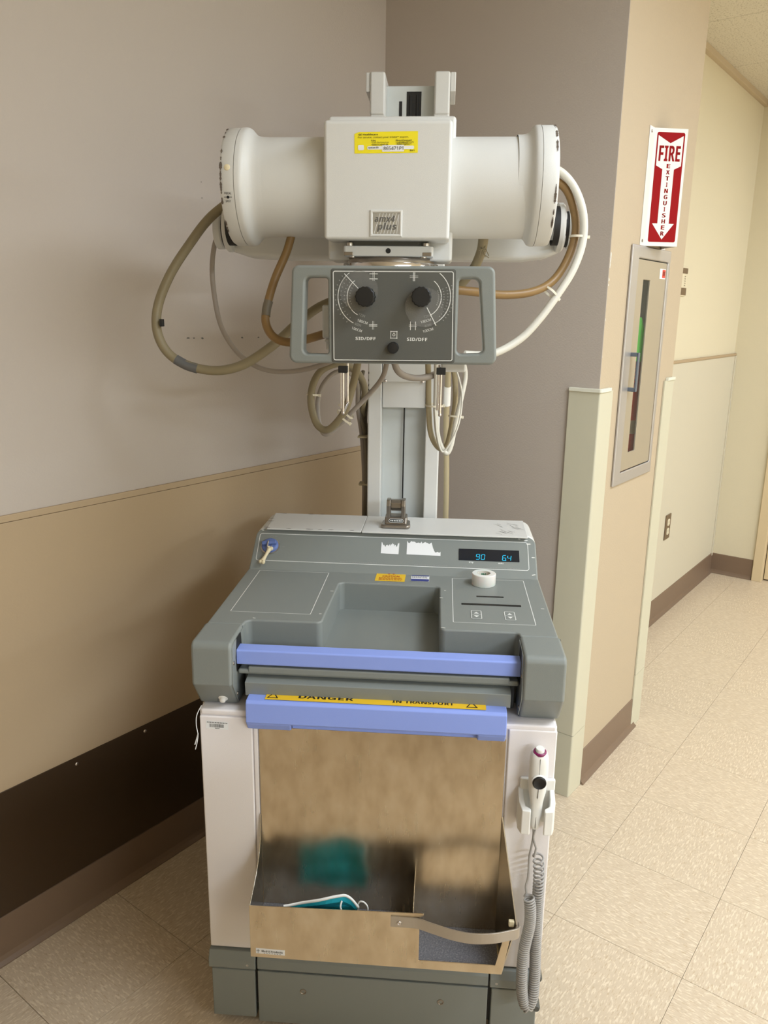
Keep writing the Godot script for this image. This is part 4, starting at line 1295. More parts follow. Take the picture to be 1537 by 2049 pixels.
func machine_head() -> void:
	var cy := 1.6255
	var cz := -0.24
	# yoke behind the tube with its pivot discs
	var yk := part("yoke", S(Transform3D(Basis(), Vector3.ZERO)).prism(Shape.outline(V2([-0.352, 1.56, -0.338, 1.528, -0.300, 1.516, -0.22, 1.5125, 0.25, 1.5135, 0.298, 1.520, 0.331, 1.533, 0.336, 1.56, 0.336, 1.625, -0.352, 1.625]), [0.03, 0.02, 0.03, 0.05, 0.05, 0.03, 0.02, 0.02, 0.03, 0.03], 5), -0.455, -0.385, 0.01), M.white, mach)
	for e in [[-0.3525, -1.0, 1.5715], [0.3365, 1.0, 1.576]]:
		var t := Transform3D(Basis(Vector3(0, 0, 1), PI / 2 if e[1] < 0 else -PI / 2), Vector3(e[0], e[2], -0.42))
		part("pivot_gap_shade", S(t).lathe([Vector2(0.034, -0.006), Vector2(0.034, 0.006)], 36), M.rubber_and_shade, yk)  # dark band: colour standing for the shade between disc and yoke
		part("pivot_disc", S(t).lathe([Vector2(0.0, 0.004), Vector2(0.036, 0.004), Vector2(0.0385, 0.0065), Vector2(0.0385, 0.0175), Vector2(0.0365, 0.020), Vector2(0.0, 0.0205)], 40), M.white, yk)
		var t2 := t * Transform3D(Basis(), Vector3(0, -0.034, 0))
		part("pivot_gap_shade", S(t2 * Transform3D(Basis(), Vector3(0, 0, 0.062))).lathe([Vector2(0.036, 0.0), Vector2(0.036, 0.012)], 36), M.rubber_and_shade, yk)  # second dark band, shade put in as colour beside the ring
		part("pivot_ring", S(t2 * Transform3D(Basis(), Vector3(0, 0.010, 0.03))).lathe([Vector2(0.0, 0.0), Vector2(0.042, 0.0), Vector2(0.046, 0.003), Vector2(0.046, 0.012), Vector2(0.042, 0.016), Vector2(0.0, 0.016)], 40), M.white, yk)
	part("tube_mount", S().box(-0.07, 0.08, 1.56, 1.66, -0.40, -0.32, 0.006), M.white, yk)

	# tube: cylinder flaring to a banded end cap on each side
	var tb := part("tube_cylinder", S(xturn(Vector3(0, cy, cz))).lathe([Vector2(0.084, -0.235), Vector2(0.084, 0.235)], 64), M.white, mach)
	var caps := [part("end_cap", S(xturn(Vector3(0, cy, cz))).lathe([Vector2(0, -0.2895), Vector2(0.088, -0.2895), Vector2(0.0965, -0.287), Vector2(0.0990, -0.283), Vector2(0.0990, -0.2630)], 64).lathe([Vector2(0.0980, -0.2630), Vector2(0.0980, -0.2620)], 64).lathe([Vector2(0.0996, -0.2620), Vector2(0.0998, -0.2560), Vector2(0.0992, -0.2525), Vector2(0.0974, -0.2490), Vector2(0.0940, -0.2460), Vector2(0.0902, -0.2430), Vector2(0.0872, -0.2390), Vector2(0.0853, -0.2340), Vector2(0.0844, -0.2270), Vector2(0.0841, -0.2180)], 64), M.white, mach),
		part("end_cap", S(xturn(Vector3(0, cy + 0.003, cz))).lathe([Vector2(0.0841, 0.2180), Vector2(0.0844, 0.2260), Vector2(0.0853, 0.2320), Vector2(0.0872, 0.2365), Vector2(0.0902, 0.2400), Vector2(0.0940, 0.2425), Vector2(0.0974, 0.2450), Vector2(0.0993, 0.2490), Vector2(0.0996, 0.2555)], 64).lathe([Vector2(0.0980, 0.2555), Vector2(0.0980, 0.2565)], 64).lathe([Vector2(0.0990, 0.2565), Vector2(0.0990, 0.2770), Vector2(0.0965, 0.2820), Vector2(0.088, 0.2845), Vector2(0, 0.2845)], 64), M.white, mach)]
	caps[0].set_meta("label", "left end cap with the focal spot mark")
	# worn paint on the rims
	for k in 2:
		var xx: float = [-0.2845, 0.2790][k]
		for i in 24:
			var s := S()
			var a := rng.randf_range(-0.9, 1.25)
			var p := PackedVector3Array()
			var w := rng.randf_range(0.008, 0.04)
			var hw := rng.randf_range(0.0012, 0.0032) * (1.0 if k == 0 else 0.7)
			var rr := 0.0998 if k == 0 else 0.0997
			var yy := cy + 0.003 * k
			for j in 5:
				var u := a + w * (j - 2)
				p.append(Vector3(xx, yy + sin(u) * rr, cz + cos(u) * rr))
			for j in 4:
				var nn := Vector3(0, sin(a), cos(a))
				var e0 := hw * (0.3 + rng.randf() * 0.7) * (0.4 if j == 0 else 1.0)
				var e1 := hw * (0.3 + rng.randf() * 0.7) * (0.4 if j == 3 else 1.0)
				s.flat(p[j] + Vector3(-e0, 0, 0), p[j] + Vector3(e0, 0, 0), p[j + 1] + Vector3(e1, 0, 0), p[j + 1] + Vector3(-e1, 0, 0), nn)
			part("paint_chip", s, M.chip, caps[k])
	# focal spot mark on the left cap, curved round the band
	var ff := Transform3D(Basis(Vector3.RIGHT, 0.14), Vector3(-0.2735, cy, cz)) * Transform3D(Basis(), Vector3(0, -0.014, 0.0993))
	var fs := S(ff)
	fs.patch(PackedVector2Array(circle(Vector2.ZERO, 0.0024, 14)), 0.0005)
	fs.stroke(V2([-0.007, 0, 0.007, 0]), 0.0009, 0.0005)
	part("focal_spot_print", fs, M.print_black, caps[0])
	text("lettering", "FOCAL", ff, 0.0, 0.0062, 0.0032, M.print_black, caps[0], 0.0115)
	text("lettering", "SPOT", ff, 0.0, -0.0066, 0.0032, M.print_black, caps[0], 0.009)
	part("plug", S(Transform3D(Basis(Vector3.RIGHT, PI / 2 - 0.2), Vector3(-0.2735, cy + 0.0195, cz + 0.0965))).lathe([Vector2(0.0055, 0), Vector2(0.005, 0.0012), Vector2(0.003, 0.002), Vector2(0, 0.0022)], 16), M.bone, caps[0])

	# housing over the middle: rounded front shell and a slightly larger rear shell
	var hs := part("tube_housing", S(Transform3D(PX)).prism(Shape.outline(V2([-0.30, 1.531, -0.130, 1.5295, -0.130, 1.7145, -0.24, 1.738, -0.30, 1.738]), [0.01, 0.005, 0.008, 0.03, 0.01], 6), -0.1065, 0.1055, 0.006), M.white, mach)
	part("rear_shell", S(Transform3D(PX)).prism(Shape.outline(V2([-0.345, 1.540, -0.300, 1.500, -0.205, 1.500, -0.205, 1.737, -0.24, 1.7425, -0.345, 1.7425]), [0.03, 0.03, 0.004, 0.01, 0.02, 0.03], 6), -0.1105, 0.1115, 0.006), M.white, hs)
	var hf := Transform3D(Basis(), Vector3(0, 0, -0.1298))
	# yellow service sticker
	var sf := hf * Transform3D(Basis(Vector3(0, 0, 1), 0.012), Vector3(-0.0028, 1.6808, 0))
	var W := 0.1045
	var st := part("service_sticker", S(sf).patch(PackedVector2Array(V2([-W / 2, -0.0163, W / 2, -0.0163, W / 2, 0.0163, -W / 2 + 0.008, 0.0163, -W / 2, 0.0135])), 0.0002), M.yellow, hs)
	st.set_meta("label", "yellow service sticker with system number")
	part("number_field", S(sf).patch(rect(-0.031, 0.046, -0.0107, -0.0055, 0.002)[0], 0.0005).patch(rect(-0.0065, 0.0295, -0.0142, -0.0042, 0.0004)[0], 0.0006).patch(rect(-0.0465, -0.0365, -0.0115, -0.0035, 0.002)[0], 0.0005), M.paper, st)
	var sx := sf * Transform3D(Basis(), Vector3(0, 0, 0.0004))
	text("lettering", "GE Healthcare", sx, -0.0455, 0.0123, 0.0026, M.print_black, st, 0.032, true, 0, 0, true)
	text("lettering", "For service, contact your InSite™ expert.", sx, -0.046, 0.0075, 0.0024, M.print_black, st, 0.083, false, 0, 0, true)
	text("lettering", "iLinq", sx, -0.0245, 0.0028, 0.0022, M.print_black, st, 0, true, 0, 0, true)
	text("lettering", "• Click the iLinq icon", sx, -0.0245, -0.0003, 0.0020, M.print_black, st, 0.029, false, 0, 0, true)
	text("lettering", "• Select Contact GE", sx, -0.0245, -0.0032, 0.0020, M.print_black, st, 0.028, true, 0, 0, true)
	text("lettering", "DirectConnect", sx, 0.016, 0.0028, 0.0022, M.print_black, st, 0.026, true, 0, 0, true)
	text("lettering", "• Call 800-437-1171", sx, 0.016, -0.0003, 0.0020, M.print_black, st, 0.029, true, 0, 0, true)
	text("lettering", "• Select Option 1", sx, 0.016, -0.0032, 0.0020, M.print_black, st, 0.025, true, 0, 0, true)
	text("lettering", "System ID:", sx * Transform3D(Basis(), Vector3(0, 0, 0.0003)), -0.029, -0.0082, 0.0024, M.print_black, st, 0.017, true, 0, 0, true)
	text("lettering", "865471P1", sx * Transform3D(Basis(), Vector3(0, 0, 0.0004)), 0.0122, -0.0092, 0.0050, M.print_black, st, 0.0325, false)
	text("lettering", "Rev 1", sx, 0.043, -0.0128, 0.0020, M.print_black, st, 0, true)
	# nameplate set in a bevelled frame
	var nf := hf * Transform3D(Basis(), Vector3(-0.0012, 1.5553, 0))
	var fr := part("nameplate_frame", S(nf).prism(rect(-0.0272, 0.0272, -0.0215, 0.0215, 0.001), -0.002, 0.0022, 0.002, [rect(-0.0225, 0.0225, -0.0168, 0.0168, 0.0005)]), M.white, hs)
	part("nameplate", S(nf).box(-0.0228, 0.0228, -0.0171, 0.0171, -0.001, 0.0003, 0.0002), M.silver_label, fr)
	var hx := S(nf)
	for i in 9:
		hx.stroke([Vector2(-0.020 + 0.0055 * i, -0.0165), Vector2(-0.022 + 0.0055 * i + 0.012, 0.0165)].map(func(p): return Vector2(clampf(p.x, -0.022, 0.022), p.y)), 0.0007, 0.0005)
	part("hatching", hx, M.paper, fr)
	var nx := nf * Transform3D(Basis(), Vector3(0, 0, 0.0005))
	text("lettering", "amx4", nx, -0.002, 0.0072, 0.0098, M.print_grey, fr, 0.0335, true, 0.2)
	text("lettering", "plus", nx, 0.002, -0.0062, 0.0098, M.print_grey, fr, 0.031, true, 0.2)

	# mounting plate, bolts and turning ring under the housing
	var pl := part("mount_plate", S(Transform3D(PY)).prism(Shape.outline(V2([-0.0745, -0.30, 0.0765, -0.30, 0.0790, -0.157, -0.0770, -0.157]), 0.005), 1.5045, 1.5215, 0.002), M.white, mach)
	part("spacer", S().box(-0.068, 0.070, 1.520, 1.531, -0.29, -0.165, 0.002), M.grey_dark, pl)
	part("plate_hole_shade", S(zturn(Vector3(0.0012, 1.5135, -0.1572))).lathe([Vector2(0.0044, 0), Vector2(0.0044, 0.0008), Vector2(0, 0.0008)], 18), M.rubber_and_shade, pl)  # raised dark disc; the shade of a hole put into its colour
	for x in [-0.066, 0.066]:
		part("bolt", S(Transform3D(Basis(), Vector3(x, 1.5215, -0.162))).lathe([Vector2(0.0, 0.0), Vector2(0.0065, 0.0), Vector2(0.0065, 0.005), Vector2(0.0, 0.005)], 6), M.alu, pl)
		part("bolt_slot", S().box(x - 0.010 if x < 0 else x - 0.006, x + 0.006 if x < 0 else x + 0.010, 1.5050, 1.5115, -0.170, -0.1565, 0.001), M.latch, pl)
		part("bolt", S(Transform3D(Basis(), Vector3(x * 0.94, 1.5025, -0.166))).lathe([Vector2(0.0, 0.0), Vector2(0.006, 0.0), Vector2(0.006, 0.004), Vector2(0.0, 0.004)], 6), M.alu, pl)
	var rg := part("turning_ring", S(Transform3D(Basis(), Vector3(0, 0, cz))).lathe([Vector2(0.086, 1.484), Vector2(0.0868, 1.4945), Vector2(0.0862, 1.4955), Vector2(0.0825, 1.496), Vector2(0.078, 1.4965)], 64), M.chrome, mach)
	part("ring_collar", S(Transform3D(Basis(), Vector3(0, 0, cz))).lathe([Vector2(0.079, 1.496), Vector2(0.079, 1.5005), Vector2(0.081, 1.503), Vector2(0.080, 1.505)], 64), M.latch, rg)


func machine_collimator() -> void:
	var zf := -0.10
	var bd := part("collimator_body", S(Transform3D(PX)).prism(Shape.outline(V2([-0.34, 1.345, -0.29, 1.334, -0.125, 1.334, -0.125, 1.4845, -0.34, 1.4845]), [0.02, 0.02, 0.004, 0.01, 0.01], 4), -0.086, 0.115, 0.006), M.white, mach)
	part("lower_rail", S().box(0.098, 0.142, 1.309, 1.334, -0.285, -0.15, 0.004), M.white, bd)
	# front plate with two hand holes
	var o := Shape.outline(V2([-0.1645, 1.3235, 0.1925, 1.326, 0.1825, 1.4865, -0.1570, 1.4855]), [0.013, 0.013, 0.012, 0.012], 6)
	var hl := Shape.outline(V2([-0.1390, 1.3395, -0.0955, 1.3395, -0.0960, 1.4660, -0.1340, 1.4660]), [0.008, 0.005, 0.006, 0.008], 6)
	var hr := Shape.outline(V2([0.1240, 1.3430, 0.1690, 1.3450, 0.1570, 1.4665, 0.1240, 1.4660]), [0.008, 0.008, 0.010, 0.006], 6)
	var pl := part("front_plate", S().prism(o, zf - 0.034, zf, 0.0048, [hl, hr], 4), M.grey, mach)
	pl.set_meta("label", "grey control plate with hand holes at both ends")
	var fp := part("scale_plate", S().prism(Shape.outline(V2([-0.0885, 1.3275, 0.1195, 1.3295, 0.1168, 1.4795, -0.0895, 1.4788]), 0.003), zf - 0.001, zf + 0.0012, 0.0008), M.grey_dark, mach)
	var f := Transform3D(Basis(), Vector3(0, 0, zf + 0.0012))
	part("groove_shade", S(f).stroke(Array(Shape.outline(V2([-0.0890, 1.3265, 0.1202, 1.3286, 0.1175, 1.4803, -0.0902, 1.4796]), 0.003)[0]), 0.0016, -0.0009, true), M.grey_dark, fp)  # darker outline drawn as the shade of a recess around the plate
	part("frame_line", S(f).stroke(Array(Shape.outline(V2([-0.0855, 1.3302, 0.1168, 1.3322, 0.1142, 1.4770, -0.0865, 1.4762]), 0.003)[0]), 0.0013, 0.0004, true), M.print_white, fp)
	# field size dials
	var kl := Vector2(-0.0302, 1.4352)
	var kr := Vector2(0.0626, 1.4360)
	for side in 2:
		var c: Vector2 = [kl, kr][side]
		var sg := -1.0 if side == 0 else 1.0
		var sc := S(f)
		for r in [0.0482, 0.0328]:
			var a0 := 127.0 if side == 0 else 53.0
			var a1 := 243.0 if side == 0 else -63.0
			sc.stroke(circle(c, r, 36, deg_to_rad(a0), deg_to_rad(a1)), 0.0012, 0.0004)
		part("scale_print", sc, M.print_white, fp)
		var tk := S(f)
		for i in 11:
			var a := deg_to_rad((141.0 if side == 0 else 21.0) + (9.0 * i if side == 0 else -6.6 * i))
			for r in [0.0482, 0.0328]:
				if r < 0.04 and i > 7:
					continue
				var d := Vector2.from_angle(a)
				tk.stroke([c + d * (r - 0.0016), c + d * (r + 0.0016)], 0.0006, 0.0003)
				tk.stroke([c + d * (r + 0.0035), c + d * (r + 0.0055)], 0.0014, 0.0003)
				tk.stroke([c + d * (r - 0.0055), c + d * (r - 0.0035)], 0.0014, 0.0003)
		part("tick_print", tk, M.print_dim, fp)
		# clear cam disc, off centre on the knob's shaft, carrying the pointer
		var dc: Vector2 = c + ([Vector2(-0.0125, 0.0095), Vector2(0.0050, -0.0165)][side])
		var disc := part("cam_disc", S(zturn(Vector3(dc.x, dc.y, zf + 0.0020))).lathe([Vector2(0, 0), Vector2(0.0325, 0), Vector2(0.0325, 0.0016), Vector2(0, 0.0016)], 48), M.clear, fp)
		disc.set_meta("label", "clear plastic dial disc")
		var rim := S(Transform3D(Basis(), Vector3(0, 0, zf + 0.0038)))
		rim.stroke(circle(dc, 0.0323, 44), 0.0004, 0.0, true)
		part("disc_rim", rim, M.print_grey, fp)
		var pd := Vector2.from_angle(deg_to_rad(135.0 if side == 0 else -61.0))
		part("pointer_print", S(f).stroke([c + pd * 0.019, c + pd * 0.0525], 0.0013, 0.0040), M.print_white, fp)
		var kn := PackedVector2Array()
		for i in 72:
			var a := TAU * i / 72.0
			kn.append(c + Vector2.from_angle(a) * (0.0160 + 0.0007 * cos(a * 14.0)))
		var nn := PackedVector2Array()
		for i in 72:
			nn.append((kn[i] - c).normalized())
		part("dial_knob", S().prism([kn, nn], zf + 0.004, zf + 0.031, 0.002), M.black, mach)
		# legends stacked below the dial
		var lean := -0.30 if side == 0 else 0.28
		var lx := c.x + (sg * -0.002 if side == 0 else 0.0045)
		var row := 0
		for wd in ["72IN", "180CM", "40IN", "100CM"]:
			var px: float = [[-0.0080, -0.0065, -0.0145, -0.0160], [0.0095, 0.0080, 0.0115, 0.0120]][side][row]
			var py: float = [-0.0300, -0.0405, -0.0455, -0.0535][row] if side == 0 else [-0.0310, -0.0385, -0.0460, -0.0538][row]
			text("lettering", wd, f, c.x + px, c.y + py, 0.0040, M.print_white if row % 2 else M.print_dim, fp, 0.0115 if row % 2 == 0 else 0.0178, false, 0, lean)
			row += 1
		text("lettering", "SID/DFF", f, c.x + (-0.0010 if side == 0 else -0.0060), 1.3668, 0.0052, M.print_white, fp, 0.0345)
		# cross-line symbols, heavier one way
		var gx: float = [-0.0185, 0.0490][side]
		var top := S(f)
		var y0 := 1.4685
		hash_sign(top, Vector2(gx, y0), side == 1, [0.0040, 0.0012][side])
		hash_sign(top, Vector2(gx, 1.3890), side == 1, [0.0012, 0.0042][side])
		part("symbol_print", top, M.print_white, fp)
	var lp := S(f)
	var b := Vector2(0.0170, 1.3737)
	lp.stroke([b + Vector2(-0.0052, -0.0055), b + Vector2(0.0052, -0.0055), b + Vector2(0.0052, 0.0055), b + Vector2(-0.0052, 0.0055)], 0.0010, 0.0004, true)
	for q in [[-1, -1], [1, -1], [1, 1], [-1, 1]]:
		lp.patch(PackedVector2Array(circle(b + Vector2(q[0] * 0.0052, q[1] * 0.0055), 0.0010, 8)), 0.0005)
	lp.stroke(circle(b, 0.0020, 14), 0.0009, 0.0004, true).stroke([b + Vector2(0, 0.002), b + Vector2(0, 0.0038)], 0.0010, 0.0004)
	part("symbol_print", lp, M.print_white, fp)
	part("light_button", S(zturn(Vector3(0.0164, 1.3525, zf + 0.001))).lathe([Vector2(0.0095, 0), Vector2(0.0095, 0.012), Vector2(0.0085, 0.0135), Vector2(0, 0.0138)], 28), M.black, mach)

	# plug box on the left, chrome hanging frames below
	var pb := part("plug_box", S().box(-0.1135, -0.080, 1.3645, 1.4215, -0.20, -0.150, 0.003).box(-0.108, -0.080, 1.344, 1.366, -0.195, -0.155, 0.003).box(-0.110, -0.080, 1.358, 1.362, -0.197, -0.152, 0.001), M.white, mach)
	pb.set_meta("label", "cream connector box behind the left hand hole")
	for q in [[-0.0708, -0.1065, -0.205], [0.0988, -0.1065, -0.205]]:
		var hp := S()
		var x: float = q[0]
		hp.tube(PackedVector3Array([Vector3(x, 1.318, q[1]), Vector3(x, 1.2385, q[1])]), 0.0024, 12)
		hp.tube(PackedVector3Array([Vector3(x - 0.004, 1.318, q[2]), Vector3(x - 0.004, 1.2455, q[2])]), 0.0024, 12)
		hp.tube(PackedVector3Array([Vector3(x, 1.2385, q[1]), Vector3(x - 0.004, 1.2440, q[2])]), 0.0024, 12)
		hp.ball(Vector3(x, 1.2385, q[1]), Vector3.ONE * 0.0032).ball(Vector3(x - 0.004, 1.2452, q[2]), Vector3.ONE * 0.0032)
		hp.tube(PackedVector3Array([Vector3(x - 0.0045, 1.318, q[1] - 0.004), Vector3(x - 0.0045, 1.246, q[1] - 0.004)]), 0.0020, 12)
		var hg := part("hanger_rod", hp, M.chrome, mach)
		part("rod_cap", S().box(x - 0.0080, x + 0.0080, 1.308, 1.3195, q[1] - 0.008, q[1] + 0.005, 0.001), M.black, hg)


func hash_sign(s: Shape, c: Vector2, upright: bool, gap: float) -> void:
	var h := 0.0070
	for k in [-1.0, 1.0]:
		var a := [Vector2(-h, k * gap), Vector2(h, k * gap)]
		var b := [Vector2(k * 0.0012, -h), Vector2(k * 0.0012, h)]
		if upright:
			a = a.map(func(p): return Vector2(p.y, p.x))
			b = b.map(func(p): return Vector2(p.y, p.x))
		s.stroke(a.map(func(p): return c + p), 0.0011, 0.0004)
		s.stroke(b.map(func(p): return c + p), 0.0006, 0.0004)


func cable(called: String, pts: Array, r: float, m: Material, label := "") -> MeshInstance3D:
	var o := part(called, S().tube(Shape.spline(pts, 7), r, 12), m, mach)
	if label:
		o.set_meta("label", label)
	return o


# zip tie round a cable at p: a thin band about the axis d with its square head
func tie(p: Vector3, d: Vector3, r: Vector2, head: float, parent: Node) -> void:
	d = d.normalized()
	var a := Vector3(0, 0, 1).cross(d).normalized()
	var b := d.cross(a)
	var ring := PackedVector3Array()
	for i in 25:
		var u := TAU * i / 24.0
		ring.append(p + a * cos(u) * r.x + b * sin(u) * r.y)
	var s := S()
	for i in 24:
		var n0 := (ring[i] - p).normalized()
		var n1 := (ring[i + 1] - p).normalized()
		var w := d * 0.0021
		s.quad(ring[i] - w, ring[i] + w, ring[i + 1] + w, ring[i + 1] - w, n0, n0, n1, n1)
	var h := p + a * cos(head) * (r.x + 0.0015) + b * sin(head) * (r.y + 0.0015)
	s.at(Transform3D(Basis(a, d, a.cross(d)), h)).box(-0.003, 0.003, -0.003, 0.003, -0.0035, 0.0035, 0.0008)
	part("zip_tie", s, M.tie, parent)


func machine_cables() -> void:
	var c1 := cable("hose", [Vector3(-0.300, 1.640, -0.375), Vector3(-0.365, 1.592, -0.360), Vector3(-0.408, 1.535, -0.340), Vector3(-0.442, 1.472, -0.310), Vector3(-0.462, 1.409, -0.290), Vector3(-0.458, 1.357, -0.280), Vector3(-0.428, 1.316, -0.280), Vector3(-0.363, 1.295, -0.280), Vector3(-0.298, 1.304, -0.280), Vector3(-0.234, 1.344, -0.290), Vector3(-0.183, 1.394, -0.330), Vector3(-0.129, 1.430, -0.370), Vector3(-0.008, 1.463, -0.385), Vector3(0.100, 1.450, -0.370), Vector3(0.146, 1.483, -0.325), Vector3(0.165, 1.520, -0.280), Vector3(0.168, 1.552, -0.250)], 0.0092, M.hose_olive, "thick olive hose looping out to the left")
	part("tape_wrap", S().tube(Shape.spline([Vector3(-0.426, 1.3148, -0.280), Vector3(-0.405, 1.304, -0.280), Vector3(-0.383, 1.2975, -0.280)], 6), 0.0099, 14), M.tape_grey, c1)
	part("tape_scrap", S().box(-0.452, -0.446, 1.378, 1.392, -0.282, -0.270, 0.001), M.rubber_and_shade, c1)
	var frays := S()
	for i in 9:
		var p := Vector3(0.168 + rng.randf_range(-0.010, 0.010), 1.533 + rng.randf_range(-0.008, 0.006), -0.262)
		frays.tube(PackedVector3Array([p, p + Vector3(rng.randf_range(-0.007, 0.010), rng.randf_range(-0.012, -0.003), 0.004), p + Vector3(rng.randf_range(-0.005, 0.012), rng.randf_range(-0.022, -0.012), 0.003)]), 0.0008, 5)
	part("frayed_tape", frays, M.hose_olive, c1)
	cable("cable", [Vector3(-0.327, 1.590, -0.410), Vector3(-0.374, 1.562, -0.430), Vector3(-0.389, 1.503, -0.430), Vector3(-0.386, 1.432, -0.430), Vector3(-0.369, 1.370, -0.420), Vector3(-0.331, 1.319, -0.410), Vector3(-0.281, 1.291, -0.400), Vector3(-0.220, 1.287, -0.390), Vector3(-0.153, 1.302, -0.370), Vector3(-0.087, 1.330, -0.345)], 0.0052, M.hose_grey, "thin grey cable hanging at the left")
	var c3 := cable("hose", [Vector3(-0.182, 1.550, -0.240), Vector3(-0.191, 1.515, -0.230), Vector3(-0.210, 1.465, -0.210), Vector3(-0.222, 1.417, -0.195), Vector3(-0.222, 1.387, -0.185), Vector3(-0.204, 1.363, -0.175), Vector3(-0.170, 1.356, -0.172), Vector3(-0.110, 1.372, -0.172)], 0.0077, M.hose_brown, "brown hose curving into the connector box")
	part("tape_wrap", S().tube(Shape.spline([Vector3(-0.219, 1.428, -0.198), Vector3(-0.2223, 1.415, -0.1945), Vector3(-0.2232, 1.401, -0.190)], 5), 0.0083, 14), M.hose_dark, c3)
	var c4 := cable("hose", [Vector3(0.280, 1.684, -0.340), Vector3(0.315, 1.667, -0.340), Vector3(0.341, 1.637, -0.340), Vector3(0.358, 1.594, -0.340), Vector3(0.360, 1.545, -0.340), Vector3(0.344, 1.494, -0.330), Vector3(0.316, 1.447, -0.320), Vector3(0.284, 1.402, -0.310), Vector3(0.247, 1.363, -0.300), Vector3(0.195, 1.336, -0.280), Vector3(0.142, 1.335, -0.260)], 0.0074, M.hose_white, "white hose looping out to the right")
	cable("hose", [Vector3(0.285, 1.666, -0.350), Vector3(0.323, 1.642, -0.352), Vector3(0.343, 1.600, -0.356), Vector3(0.347, 1.559, -0.357), Vector3(0.334, 1.513, -0.350), Vector3(0.307, 1.473, -0.334), Vector3(0.266, 1.452, -0.300), Vector3(0.212, 1.445, -0.270), Vector3(0.155, 1.449, -0.230), Vector3(0.120, 1.451, -0.215)], 0.0078, M.hose_brown, "brown hose at the right entering the collimator")
	tie(Vector3(0.352, 1.5555, -0.349), Vector3(0.03, 1, -0.05), Vector2(0.0175, 0.0165), PI, c4)
	tie(Vector3(0.303, 1.452, -0.326), Vector3(-0.8, -1, 0.3), Vector2(0.0195, 0.0165), 0.0, c4)
	# coil hanging on the left rod
	var l1 := cable("hose", [Vector3(-0.066, 1.337, -0.330), Vector3(-0.073, 1.301, -0.345), Vector3(-0.086, 1.248, -0.350), Vector3(-0.103, 1.204, -0.360), Vector3(-0.137, 1.168, -0.380), Vector3(-0.164, 1.177, -0.395), Vector3(-0.179, 1.221, -0.410), Vector3(-0.174, 1.263, -0.420), Vector3(-0.154, 1.291, -0.430), Vector3(-0.116, 1.302, -0.450), Vector3(-0.089, 1.280, -0.500), Vector3(-0.080, 1.236, -0.580), Vector3(-0.098, 1.170, -0.700), Vector3(-0.095, 1.110, -0.790), Vector3(-0.070, 1.060, -0.835)], 0.0078, M.hose_olive, "olive hose coiled under the collimator at the left")
	cable("cable", [Vector3(-0.010, 1.337, -0.360), Vector3(-0.021, 1.285, -0.380), Vector3(-0.049, 1.246, -0.395), Vector3(-0.086, 1.207, -0.405), Vector3(-0.118, 1.173, -0.410), Vector3(-0.149, 1.152, -0.415), Vector3(-0.164, 1.177, -0.425), Vector3(-0.168, 1.219, -0.435), Vector3(-0.158, 1.256, -0.445), Vector3(-0.133, 1.282, -0.455), Vector3(-0.104, 1.280, -0.480), Vector3(-0.093, 1.249, -0.540), Vector3(-0.106, 1.180, -0.670), Vector3(-0.104, 1.09, -0.755), Vector3(-0.099, 0.98, -0.765), Vector3(-0.099, 0.88, -0.765)], 0.0052, M.hose_grey, "grey cable coiled under the collimator at the left")
	tie(Vector3(-0.1765, 1.2365, -0.418), Vector3(0.05, 1, -0.1), Vector2(0.0135, 0.0105), PI, l1)
	tie(Vector3(-0.104, 1.196, -0.382), Vector3(-0.55, -0.55, 0.0), Vector2(0.019, 0.026), 0.3, l1)
	tie(Vector3(-0.098, 1.206, -0.382), Vector3(-0.55, -0.55, 0.0), Vector2(0.019, 0.026), PI, l1)
	cable("cable", [Vector3(-0.092, 1.272, -0.66), Vector3(-0.104, 1.212, -0.68), Vector3(-0.102, 1.160, -0.70), Vector3(-0.093, 1.107, -0.72), Vector3(-0.089, 1.029, -0.72), Vector3(-0.090, 0.956, -0.72), Vector3(-0.094, 0.880, -0.72)], 0.0045, M.hose_dark, "dark cable running down the column's left side")
	cable("cable", [Vector3(-0.088, 1.198, -0.71), Vector3(-0.092, 1.132, -0.73), Vector3(-0.088, 1.066, -0.735), Vector3(-0.0862, 0.987, -0.735), Vector3(-0.089, 0.880, -0.735)], 0.004, M.hose_dark)
	# bundle at the right rod
	var r1 := cable("hose", [Vector3(0.068, 1.335, -0.420), Vector3(0.071, 1.272, -0.440), Vector3(0.073, 1.205, -0.460), Vector3(0.079, 1.151, -0.470), Vector3(0.096, 1.119, -0.480), Vector3(0.114, 1.120, -0.490), Vector3(0.125, 1.168, -0.500), Vector3(0.131, 1.223, -0.510), Vector3(0.127, 1.278, -0.510), Vector3(0.113, 1.328, -0.480)], 0.0062, M.hose_beige, "beige hose in the bundle at the right")
	cable("hose", [Vector3(0.087, 1.336, -0.410), Vector3(0.088, 1.262, -0.430), Vector3(0.089, 1.196, -0.450), Vector3(0.097, 1.139, -0.460), Vector3(0.114, 1.109, -0.465), Vector3(0.125, 1.127, -0.470), Vector3(0.134, 1.182, -0.480), Vector3(0.145, 1.236, -0.490), Vector3(0.151, 1.279, -0.500), Vector3(0.142, 1.318, -0.480)], 0.0054, M.hose_white, "white hose in the bundle at the right")
	cable("cable", [Vector3(0.121, 1.316, -0.460), Vector3(0.139, 1.265, -0.470), Vector3(0.145, 1.227, -0.470), Vector3(0.140, 1.179, -0.460), Vector3(0.126, 1.141, -0.455), Vector3(0.106, 1.114, -0.452), Vector3(0.093, 1.152, -0.445), Vector3(0.087, 1.208, -0.438)], 0.0021, M.hose_white)
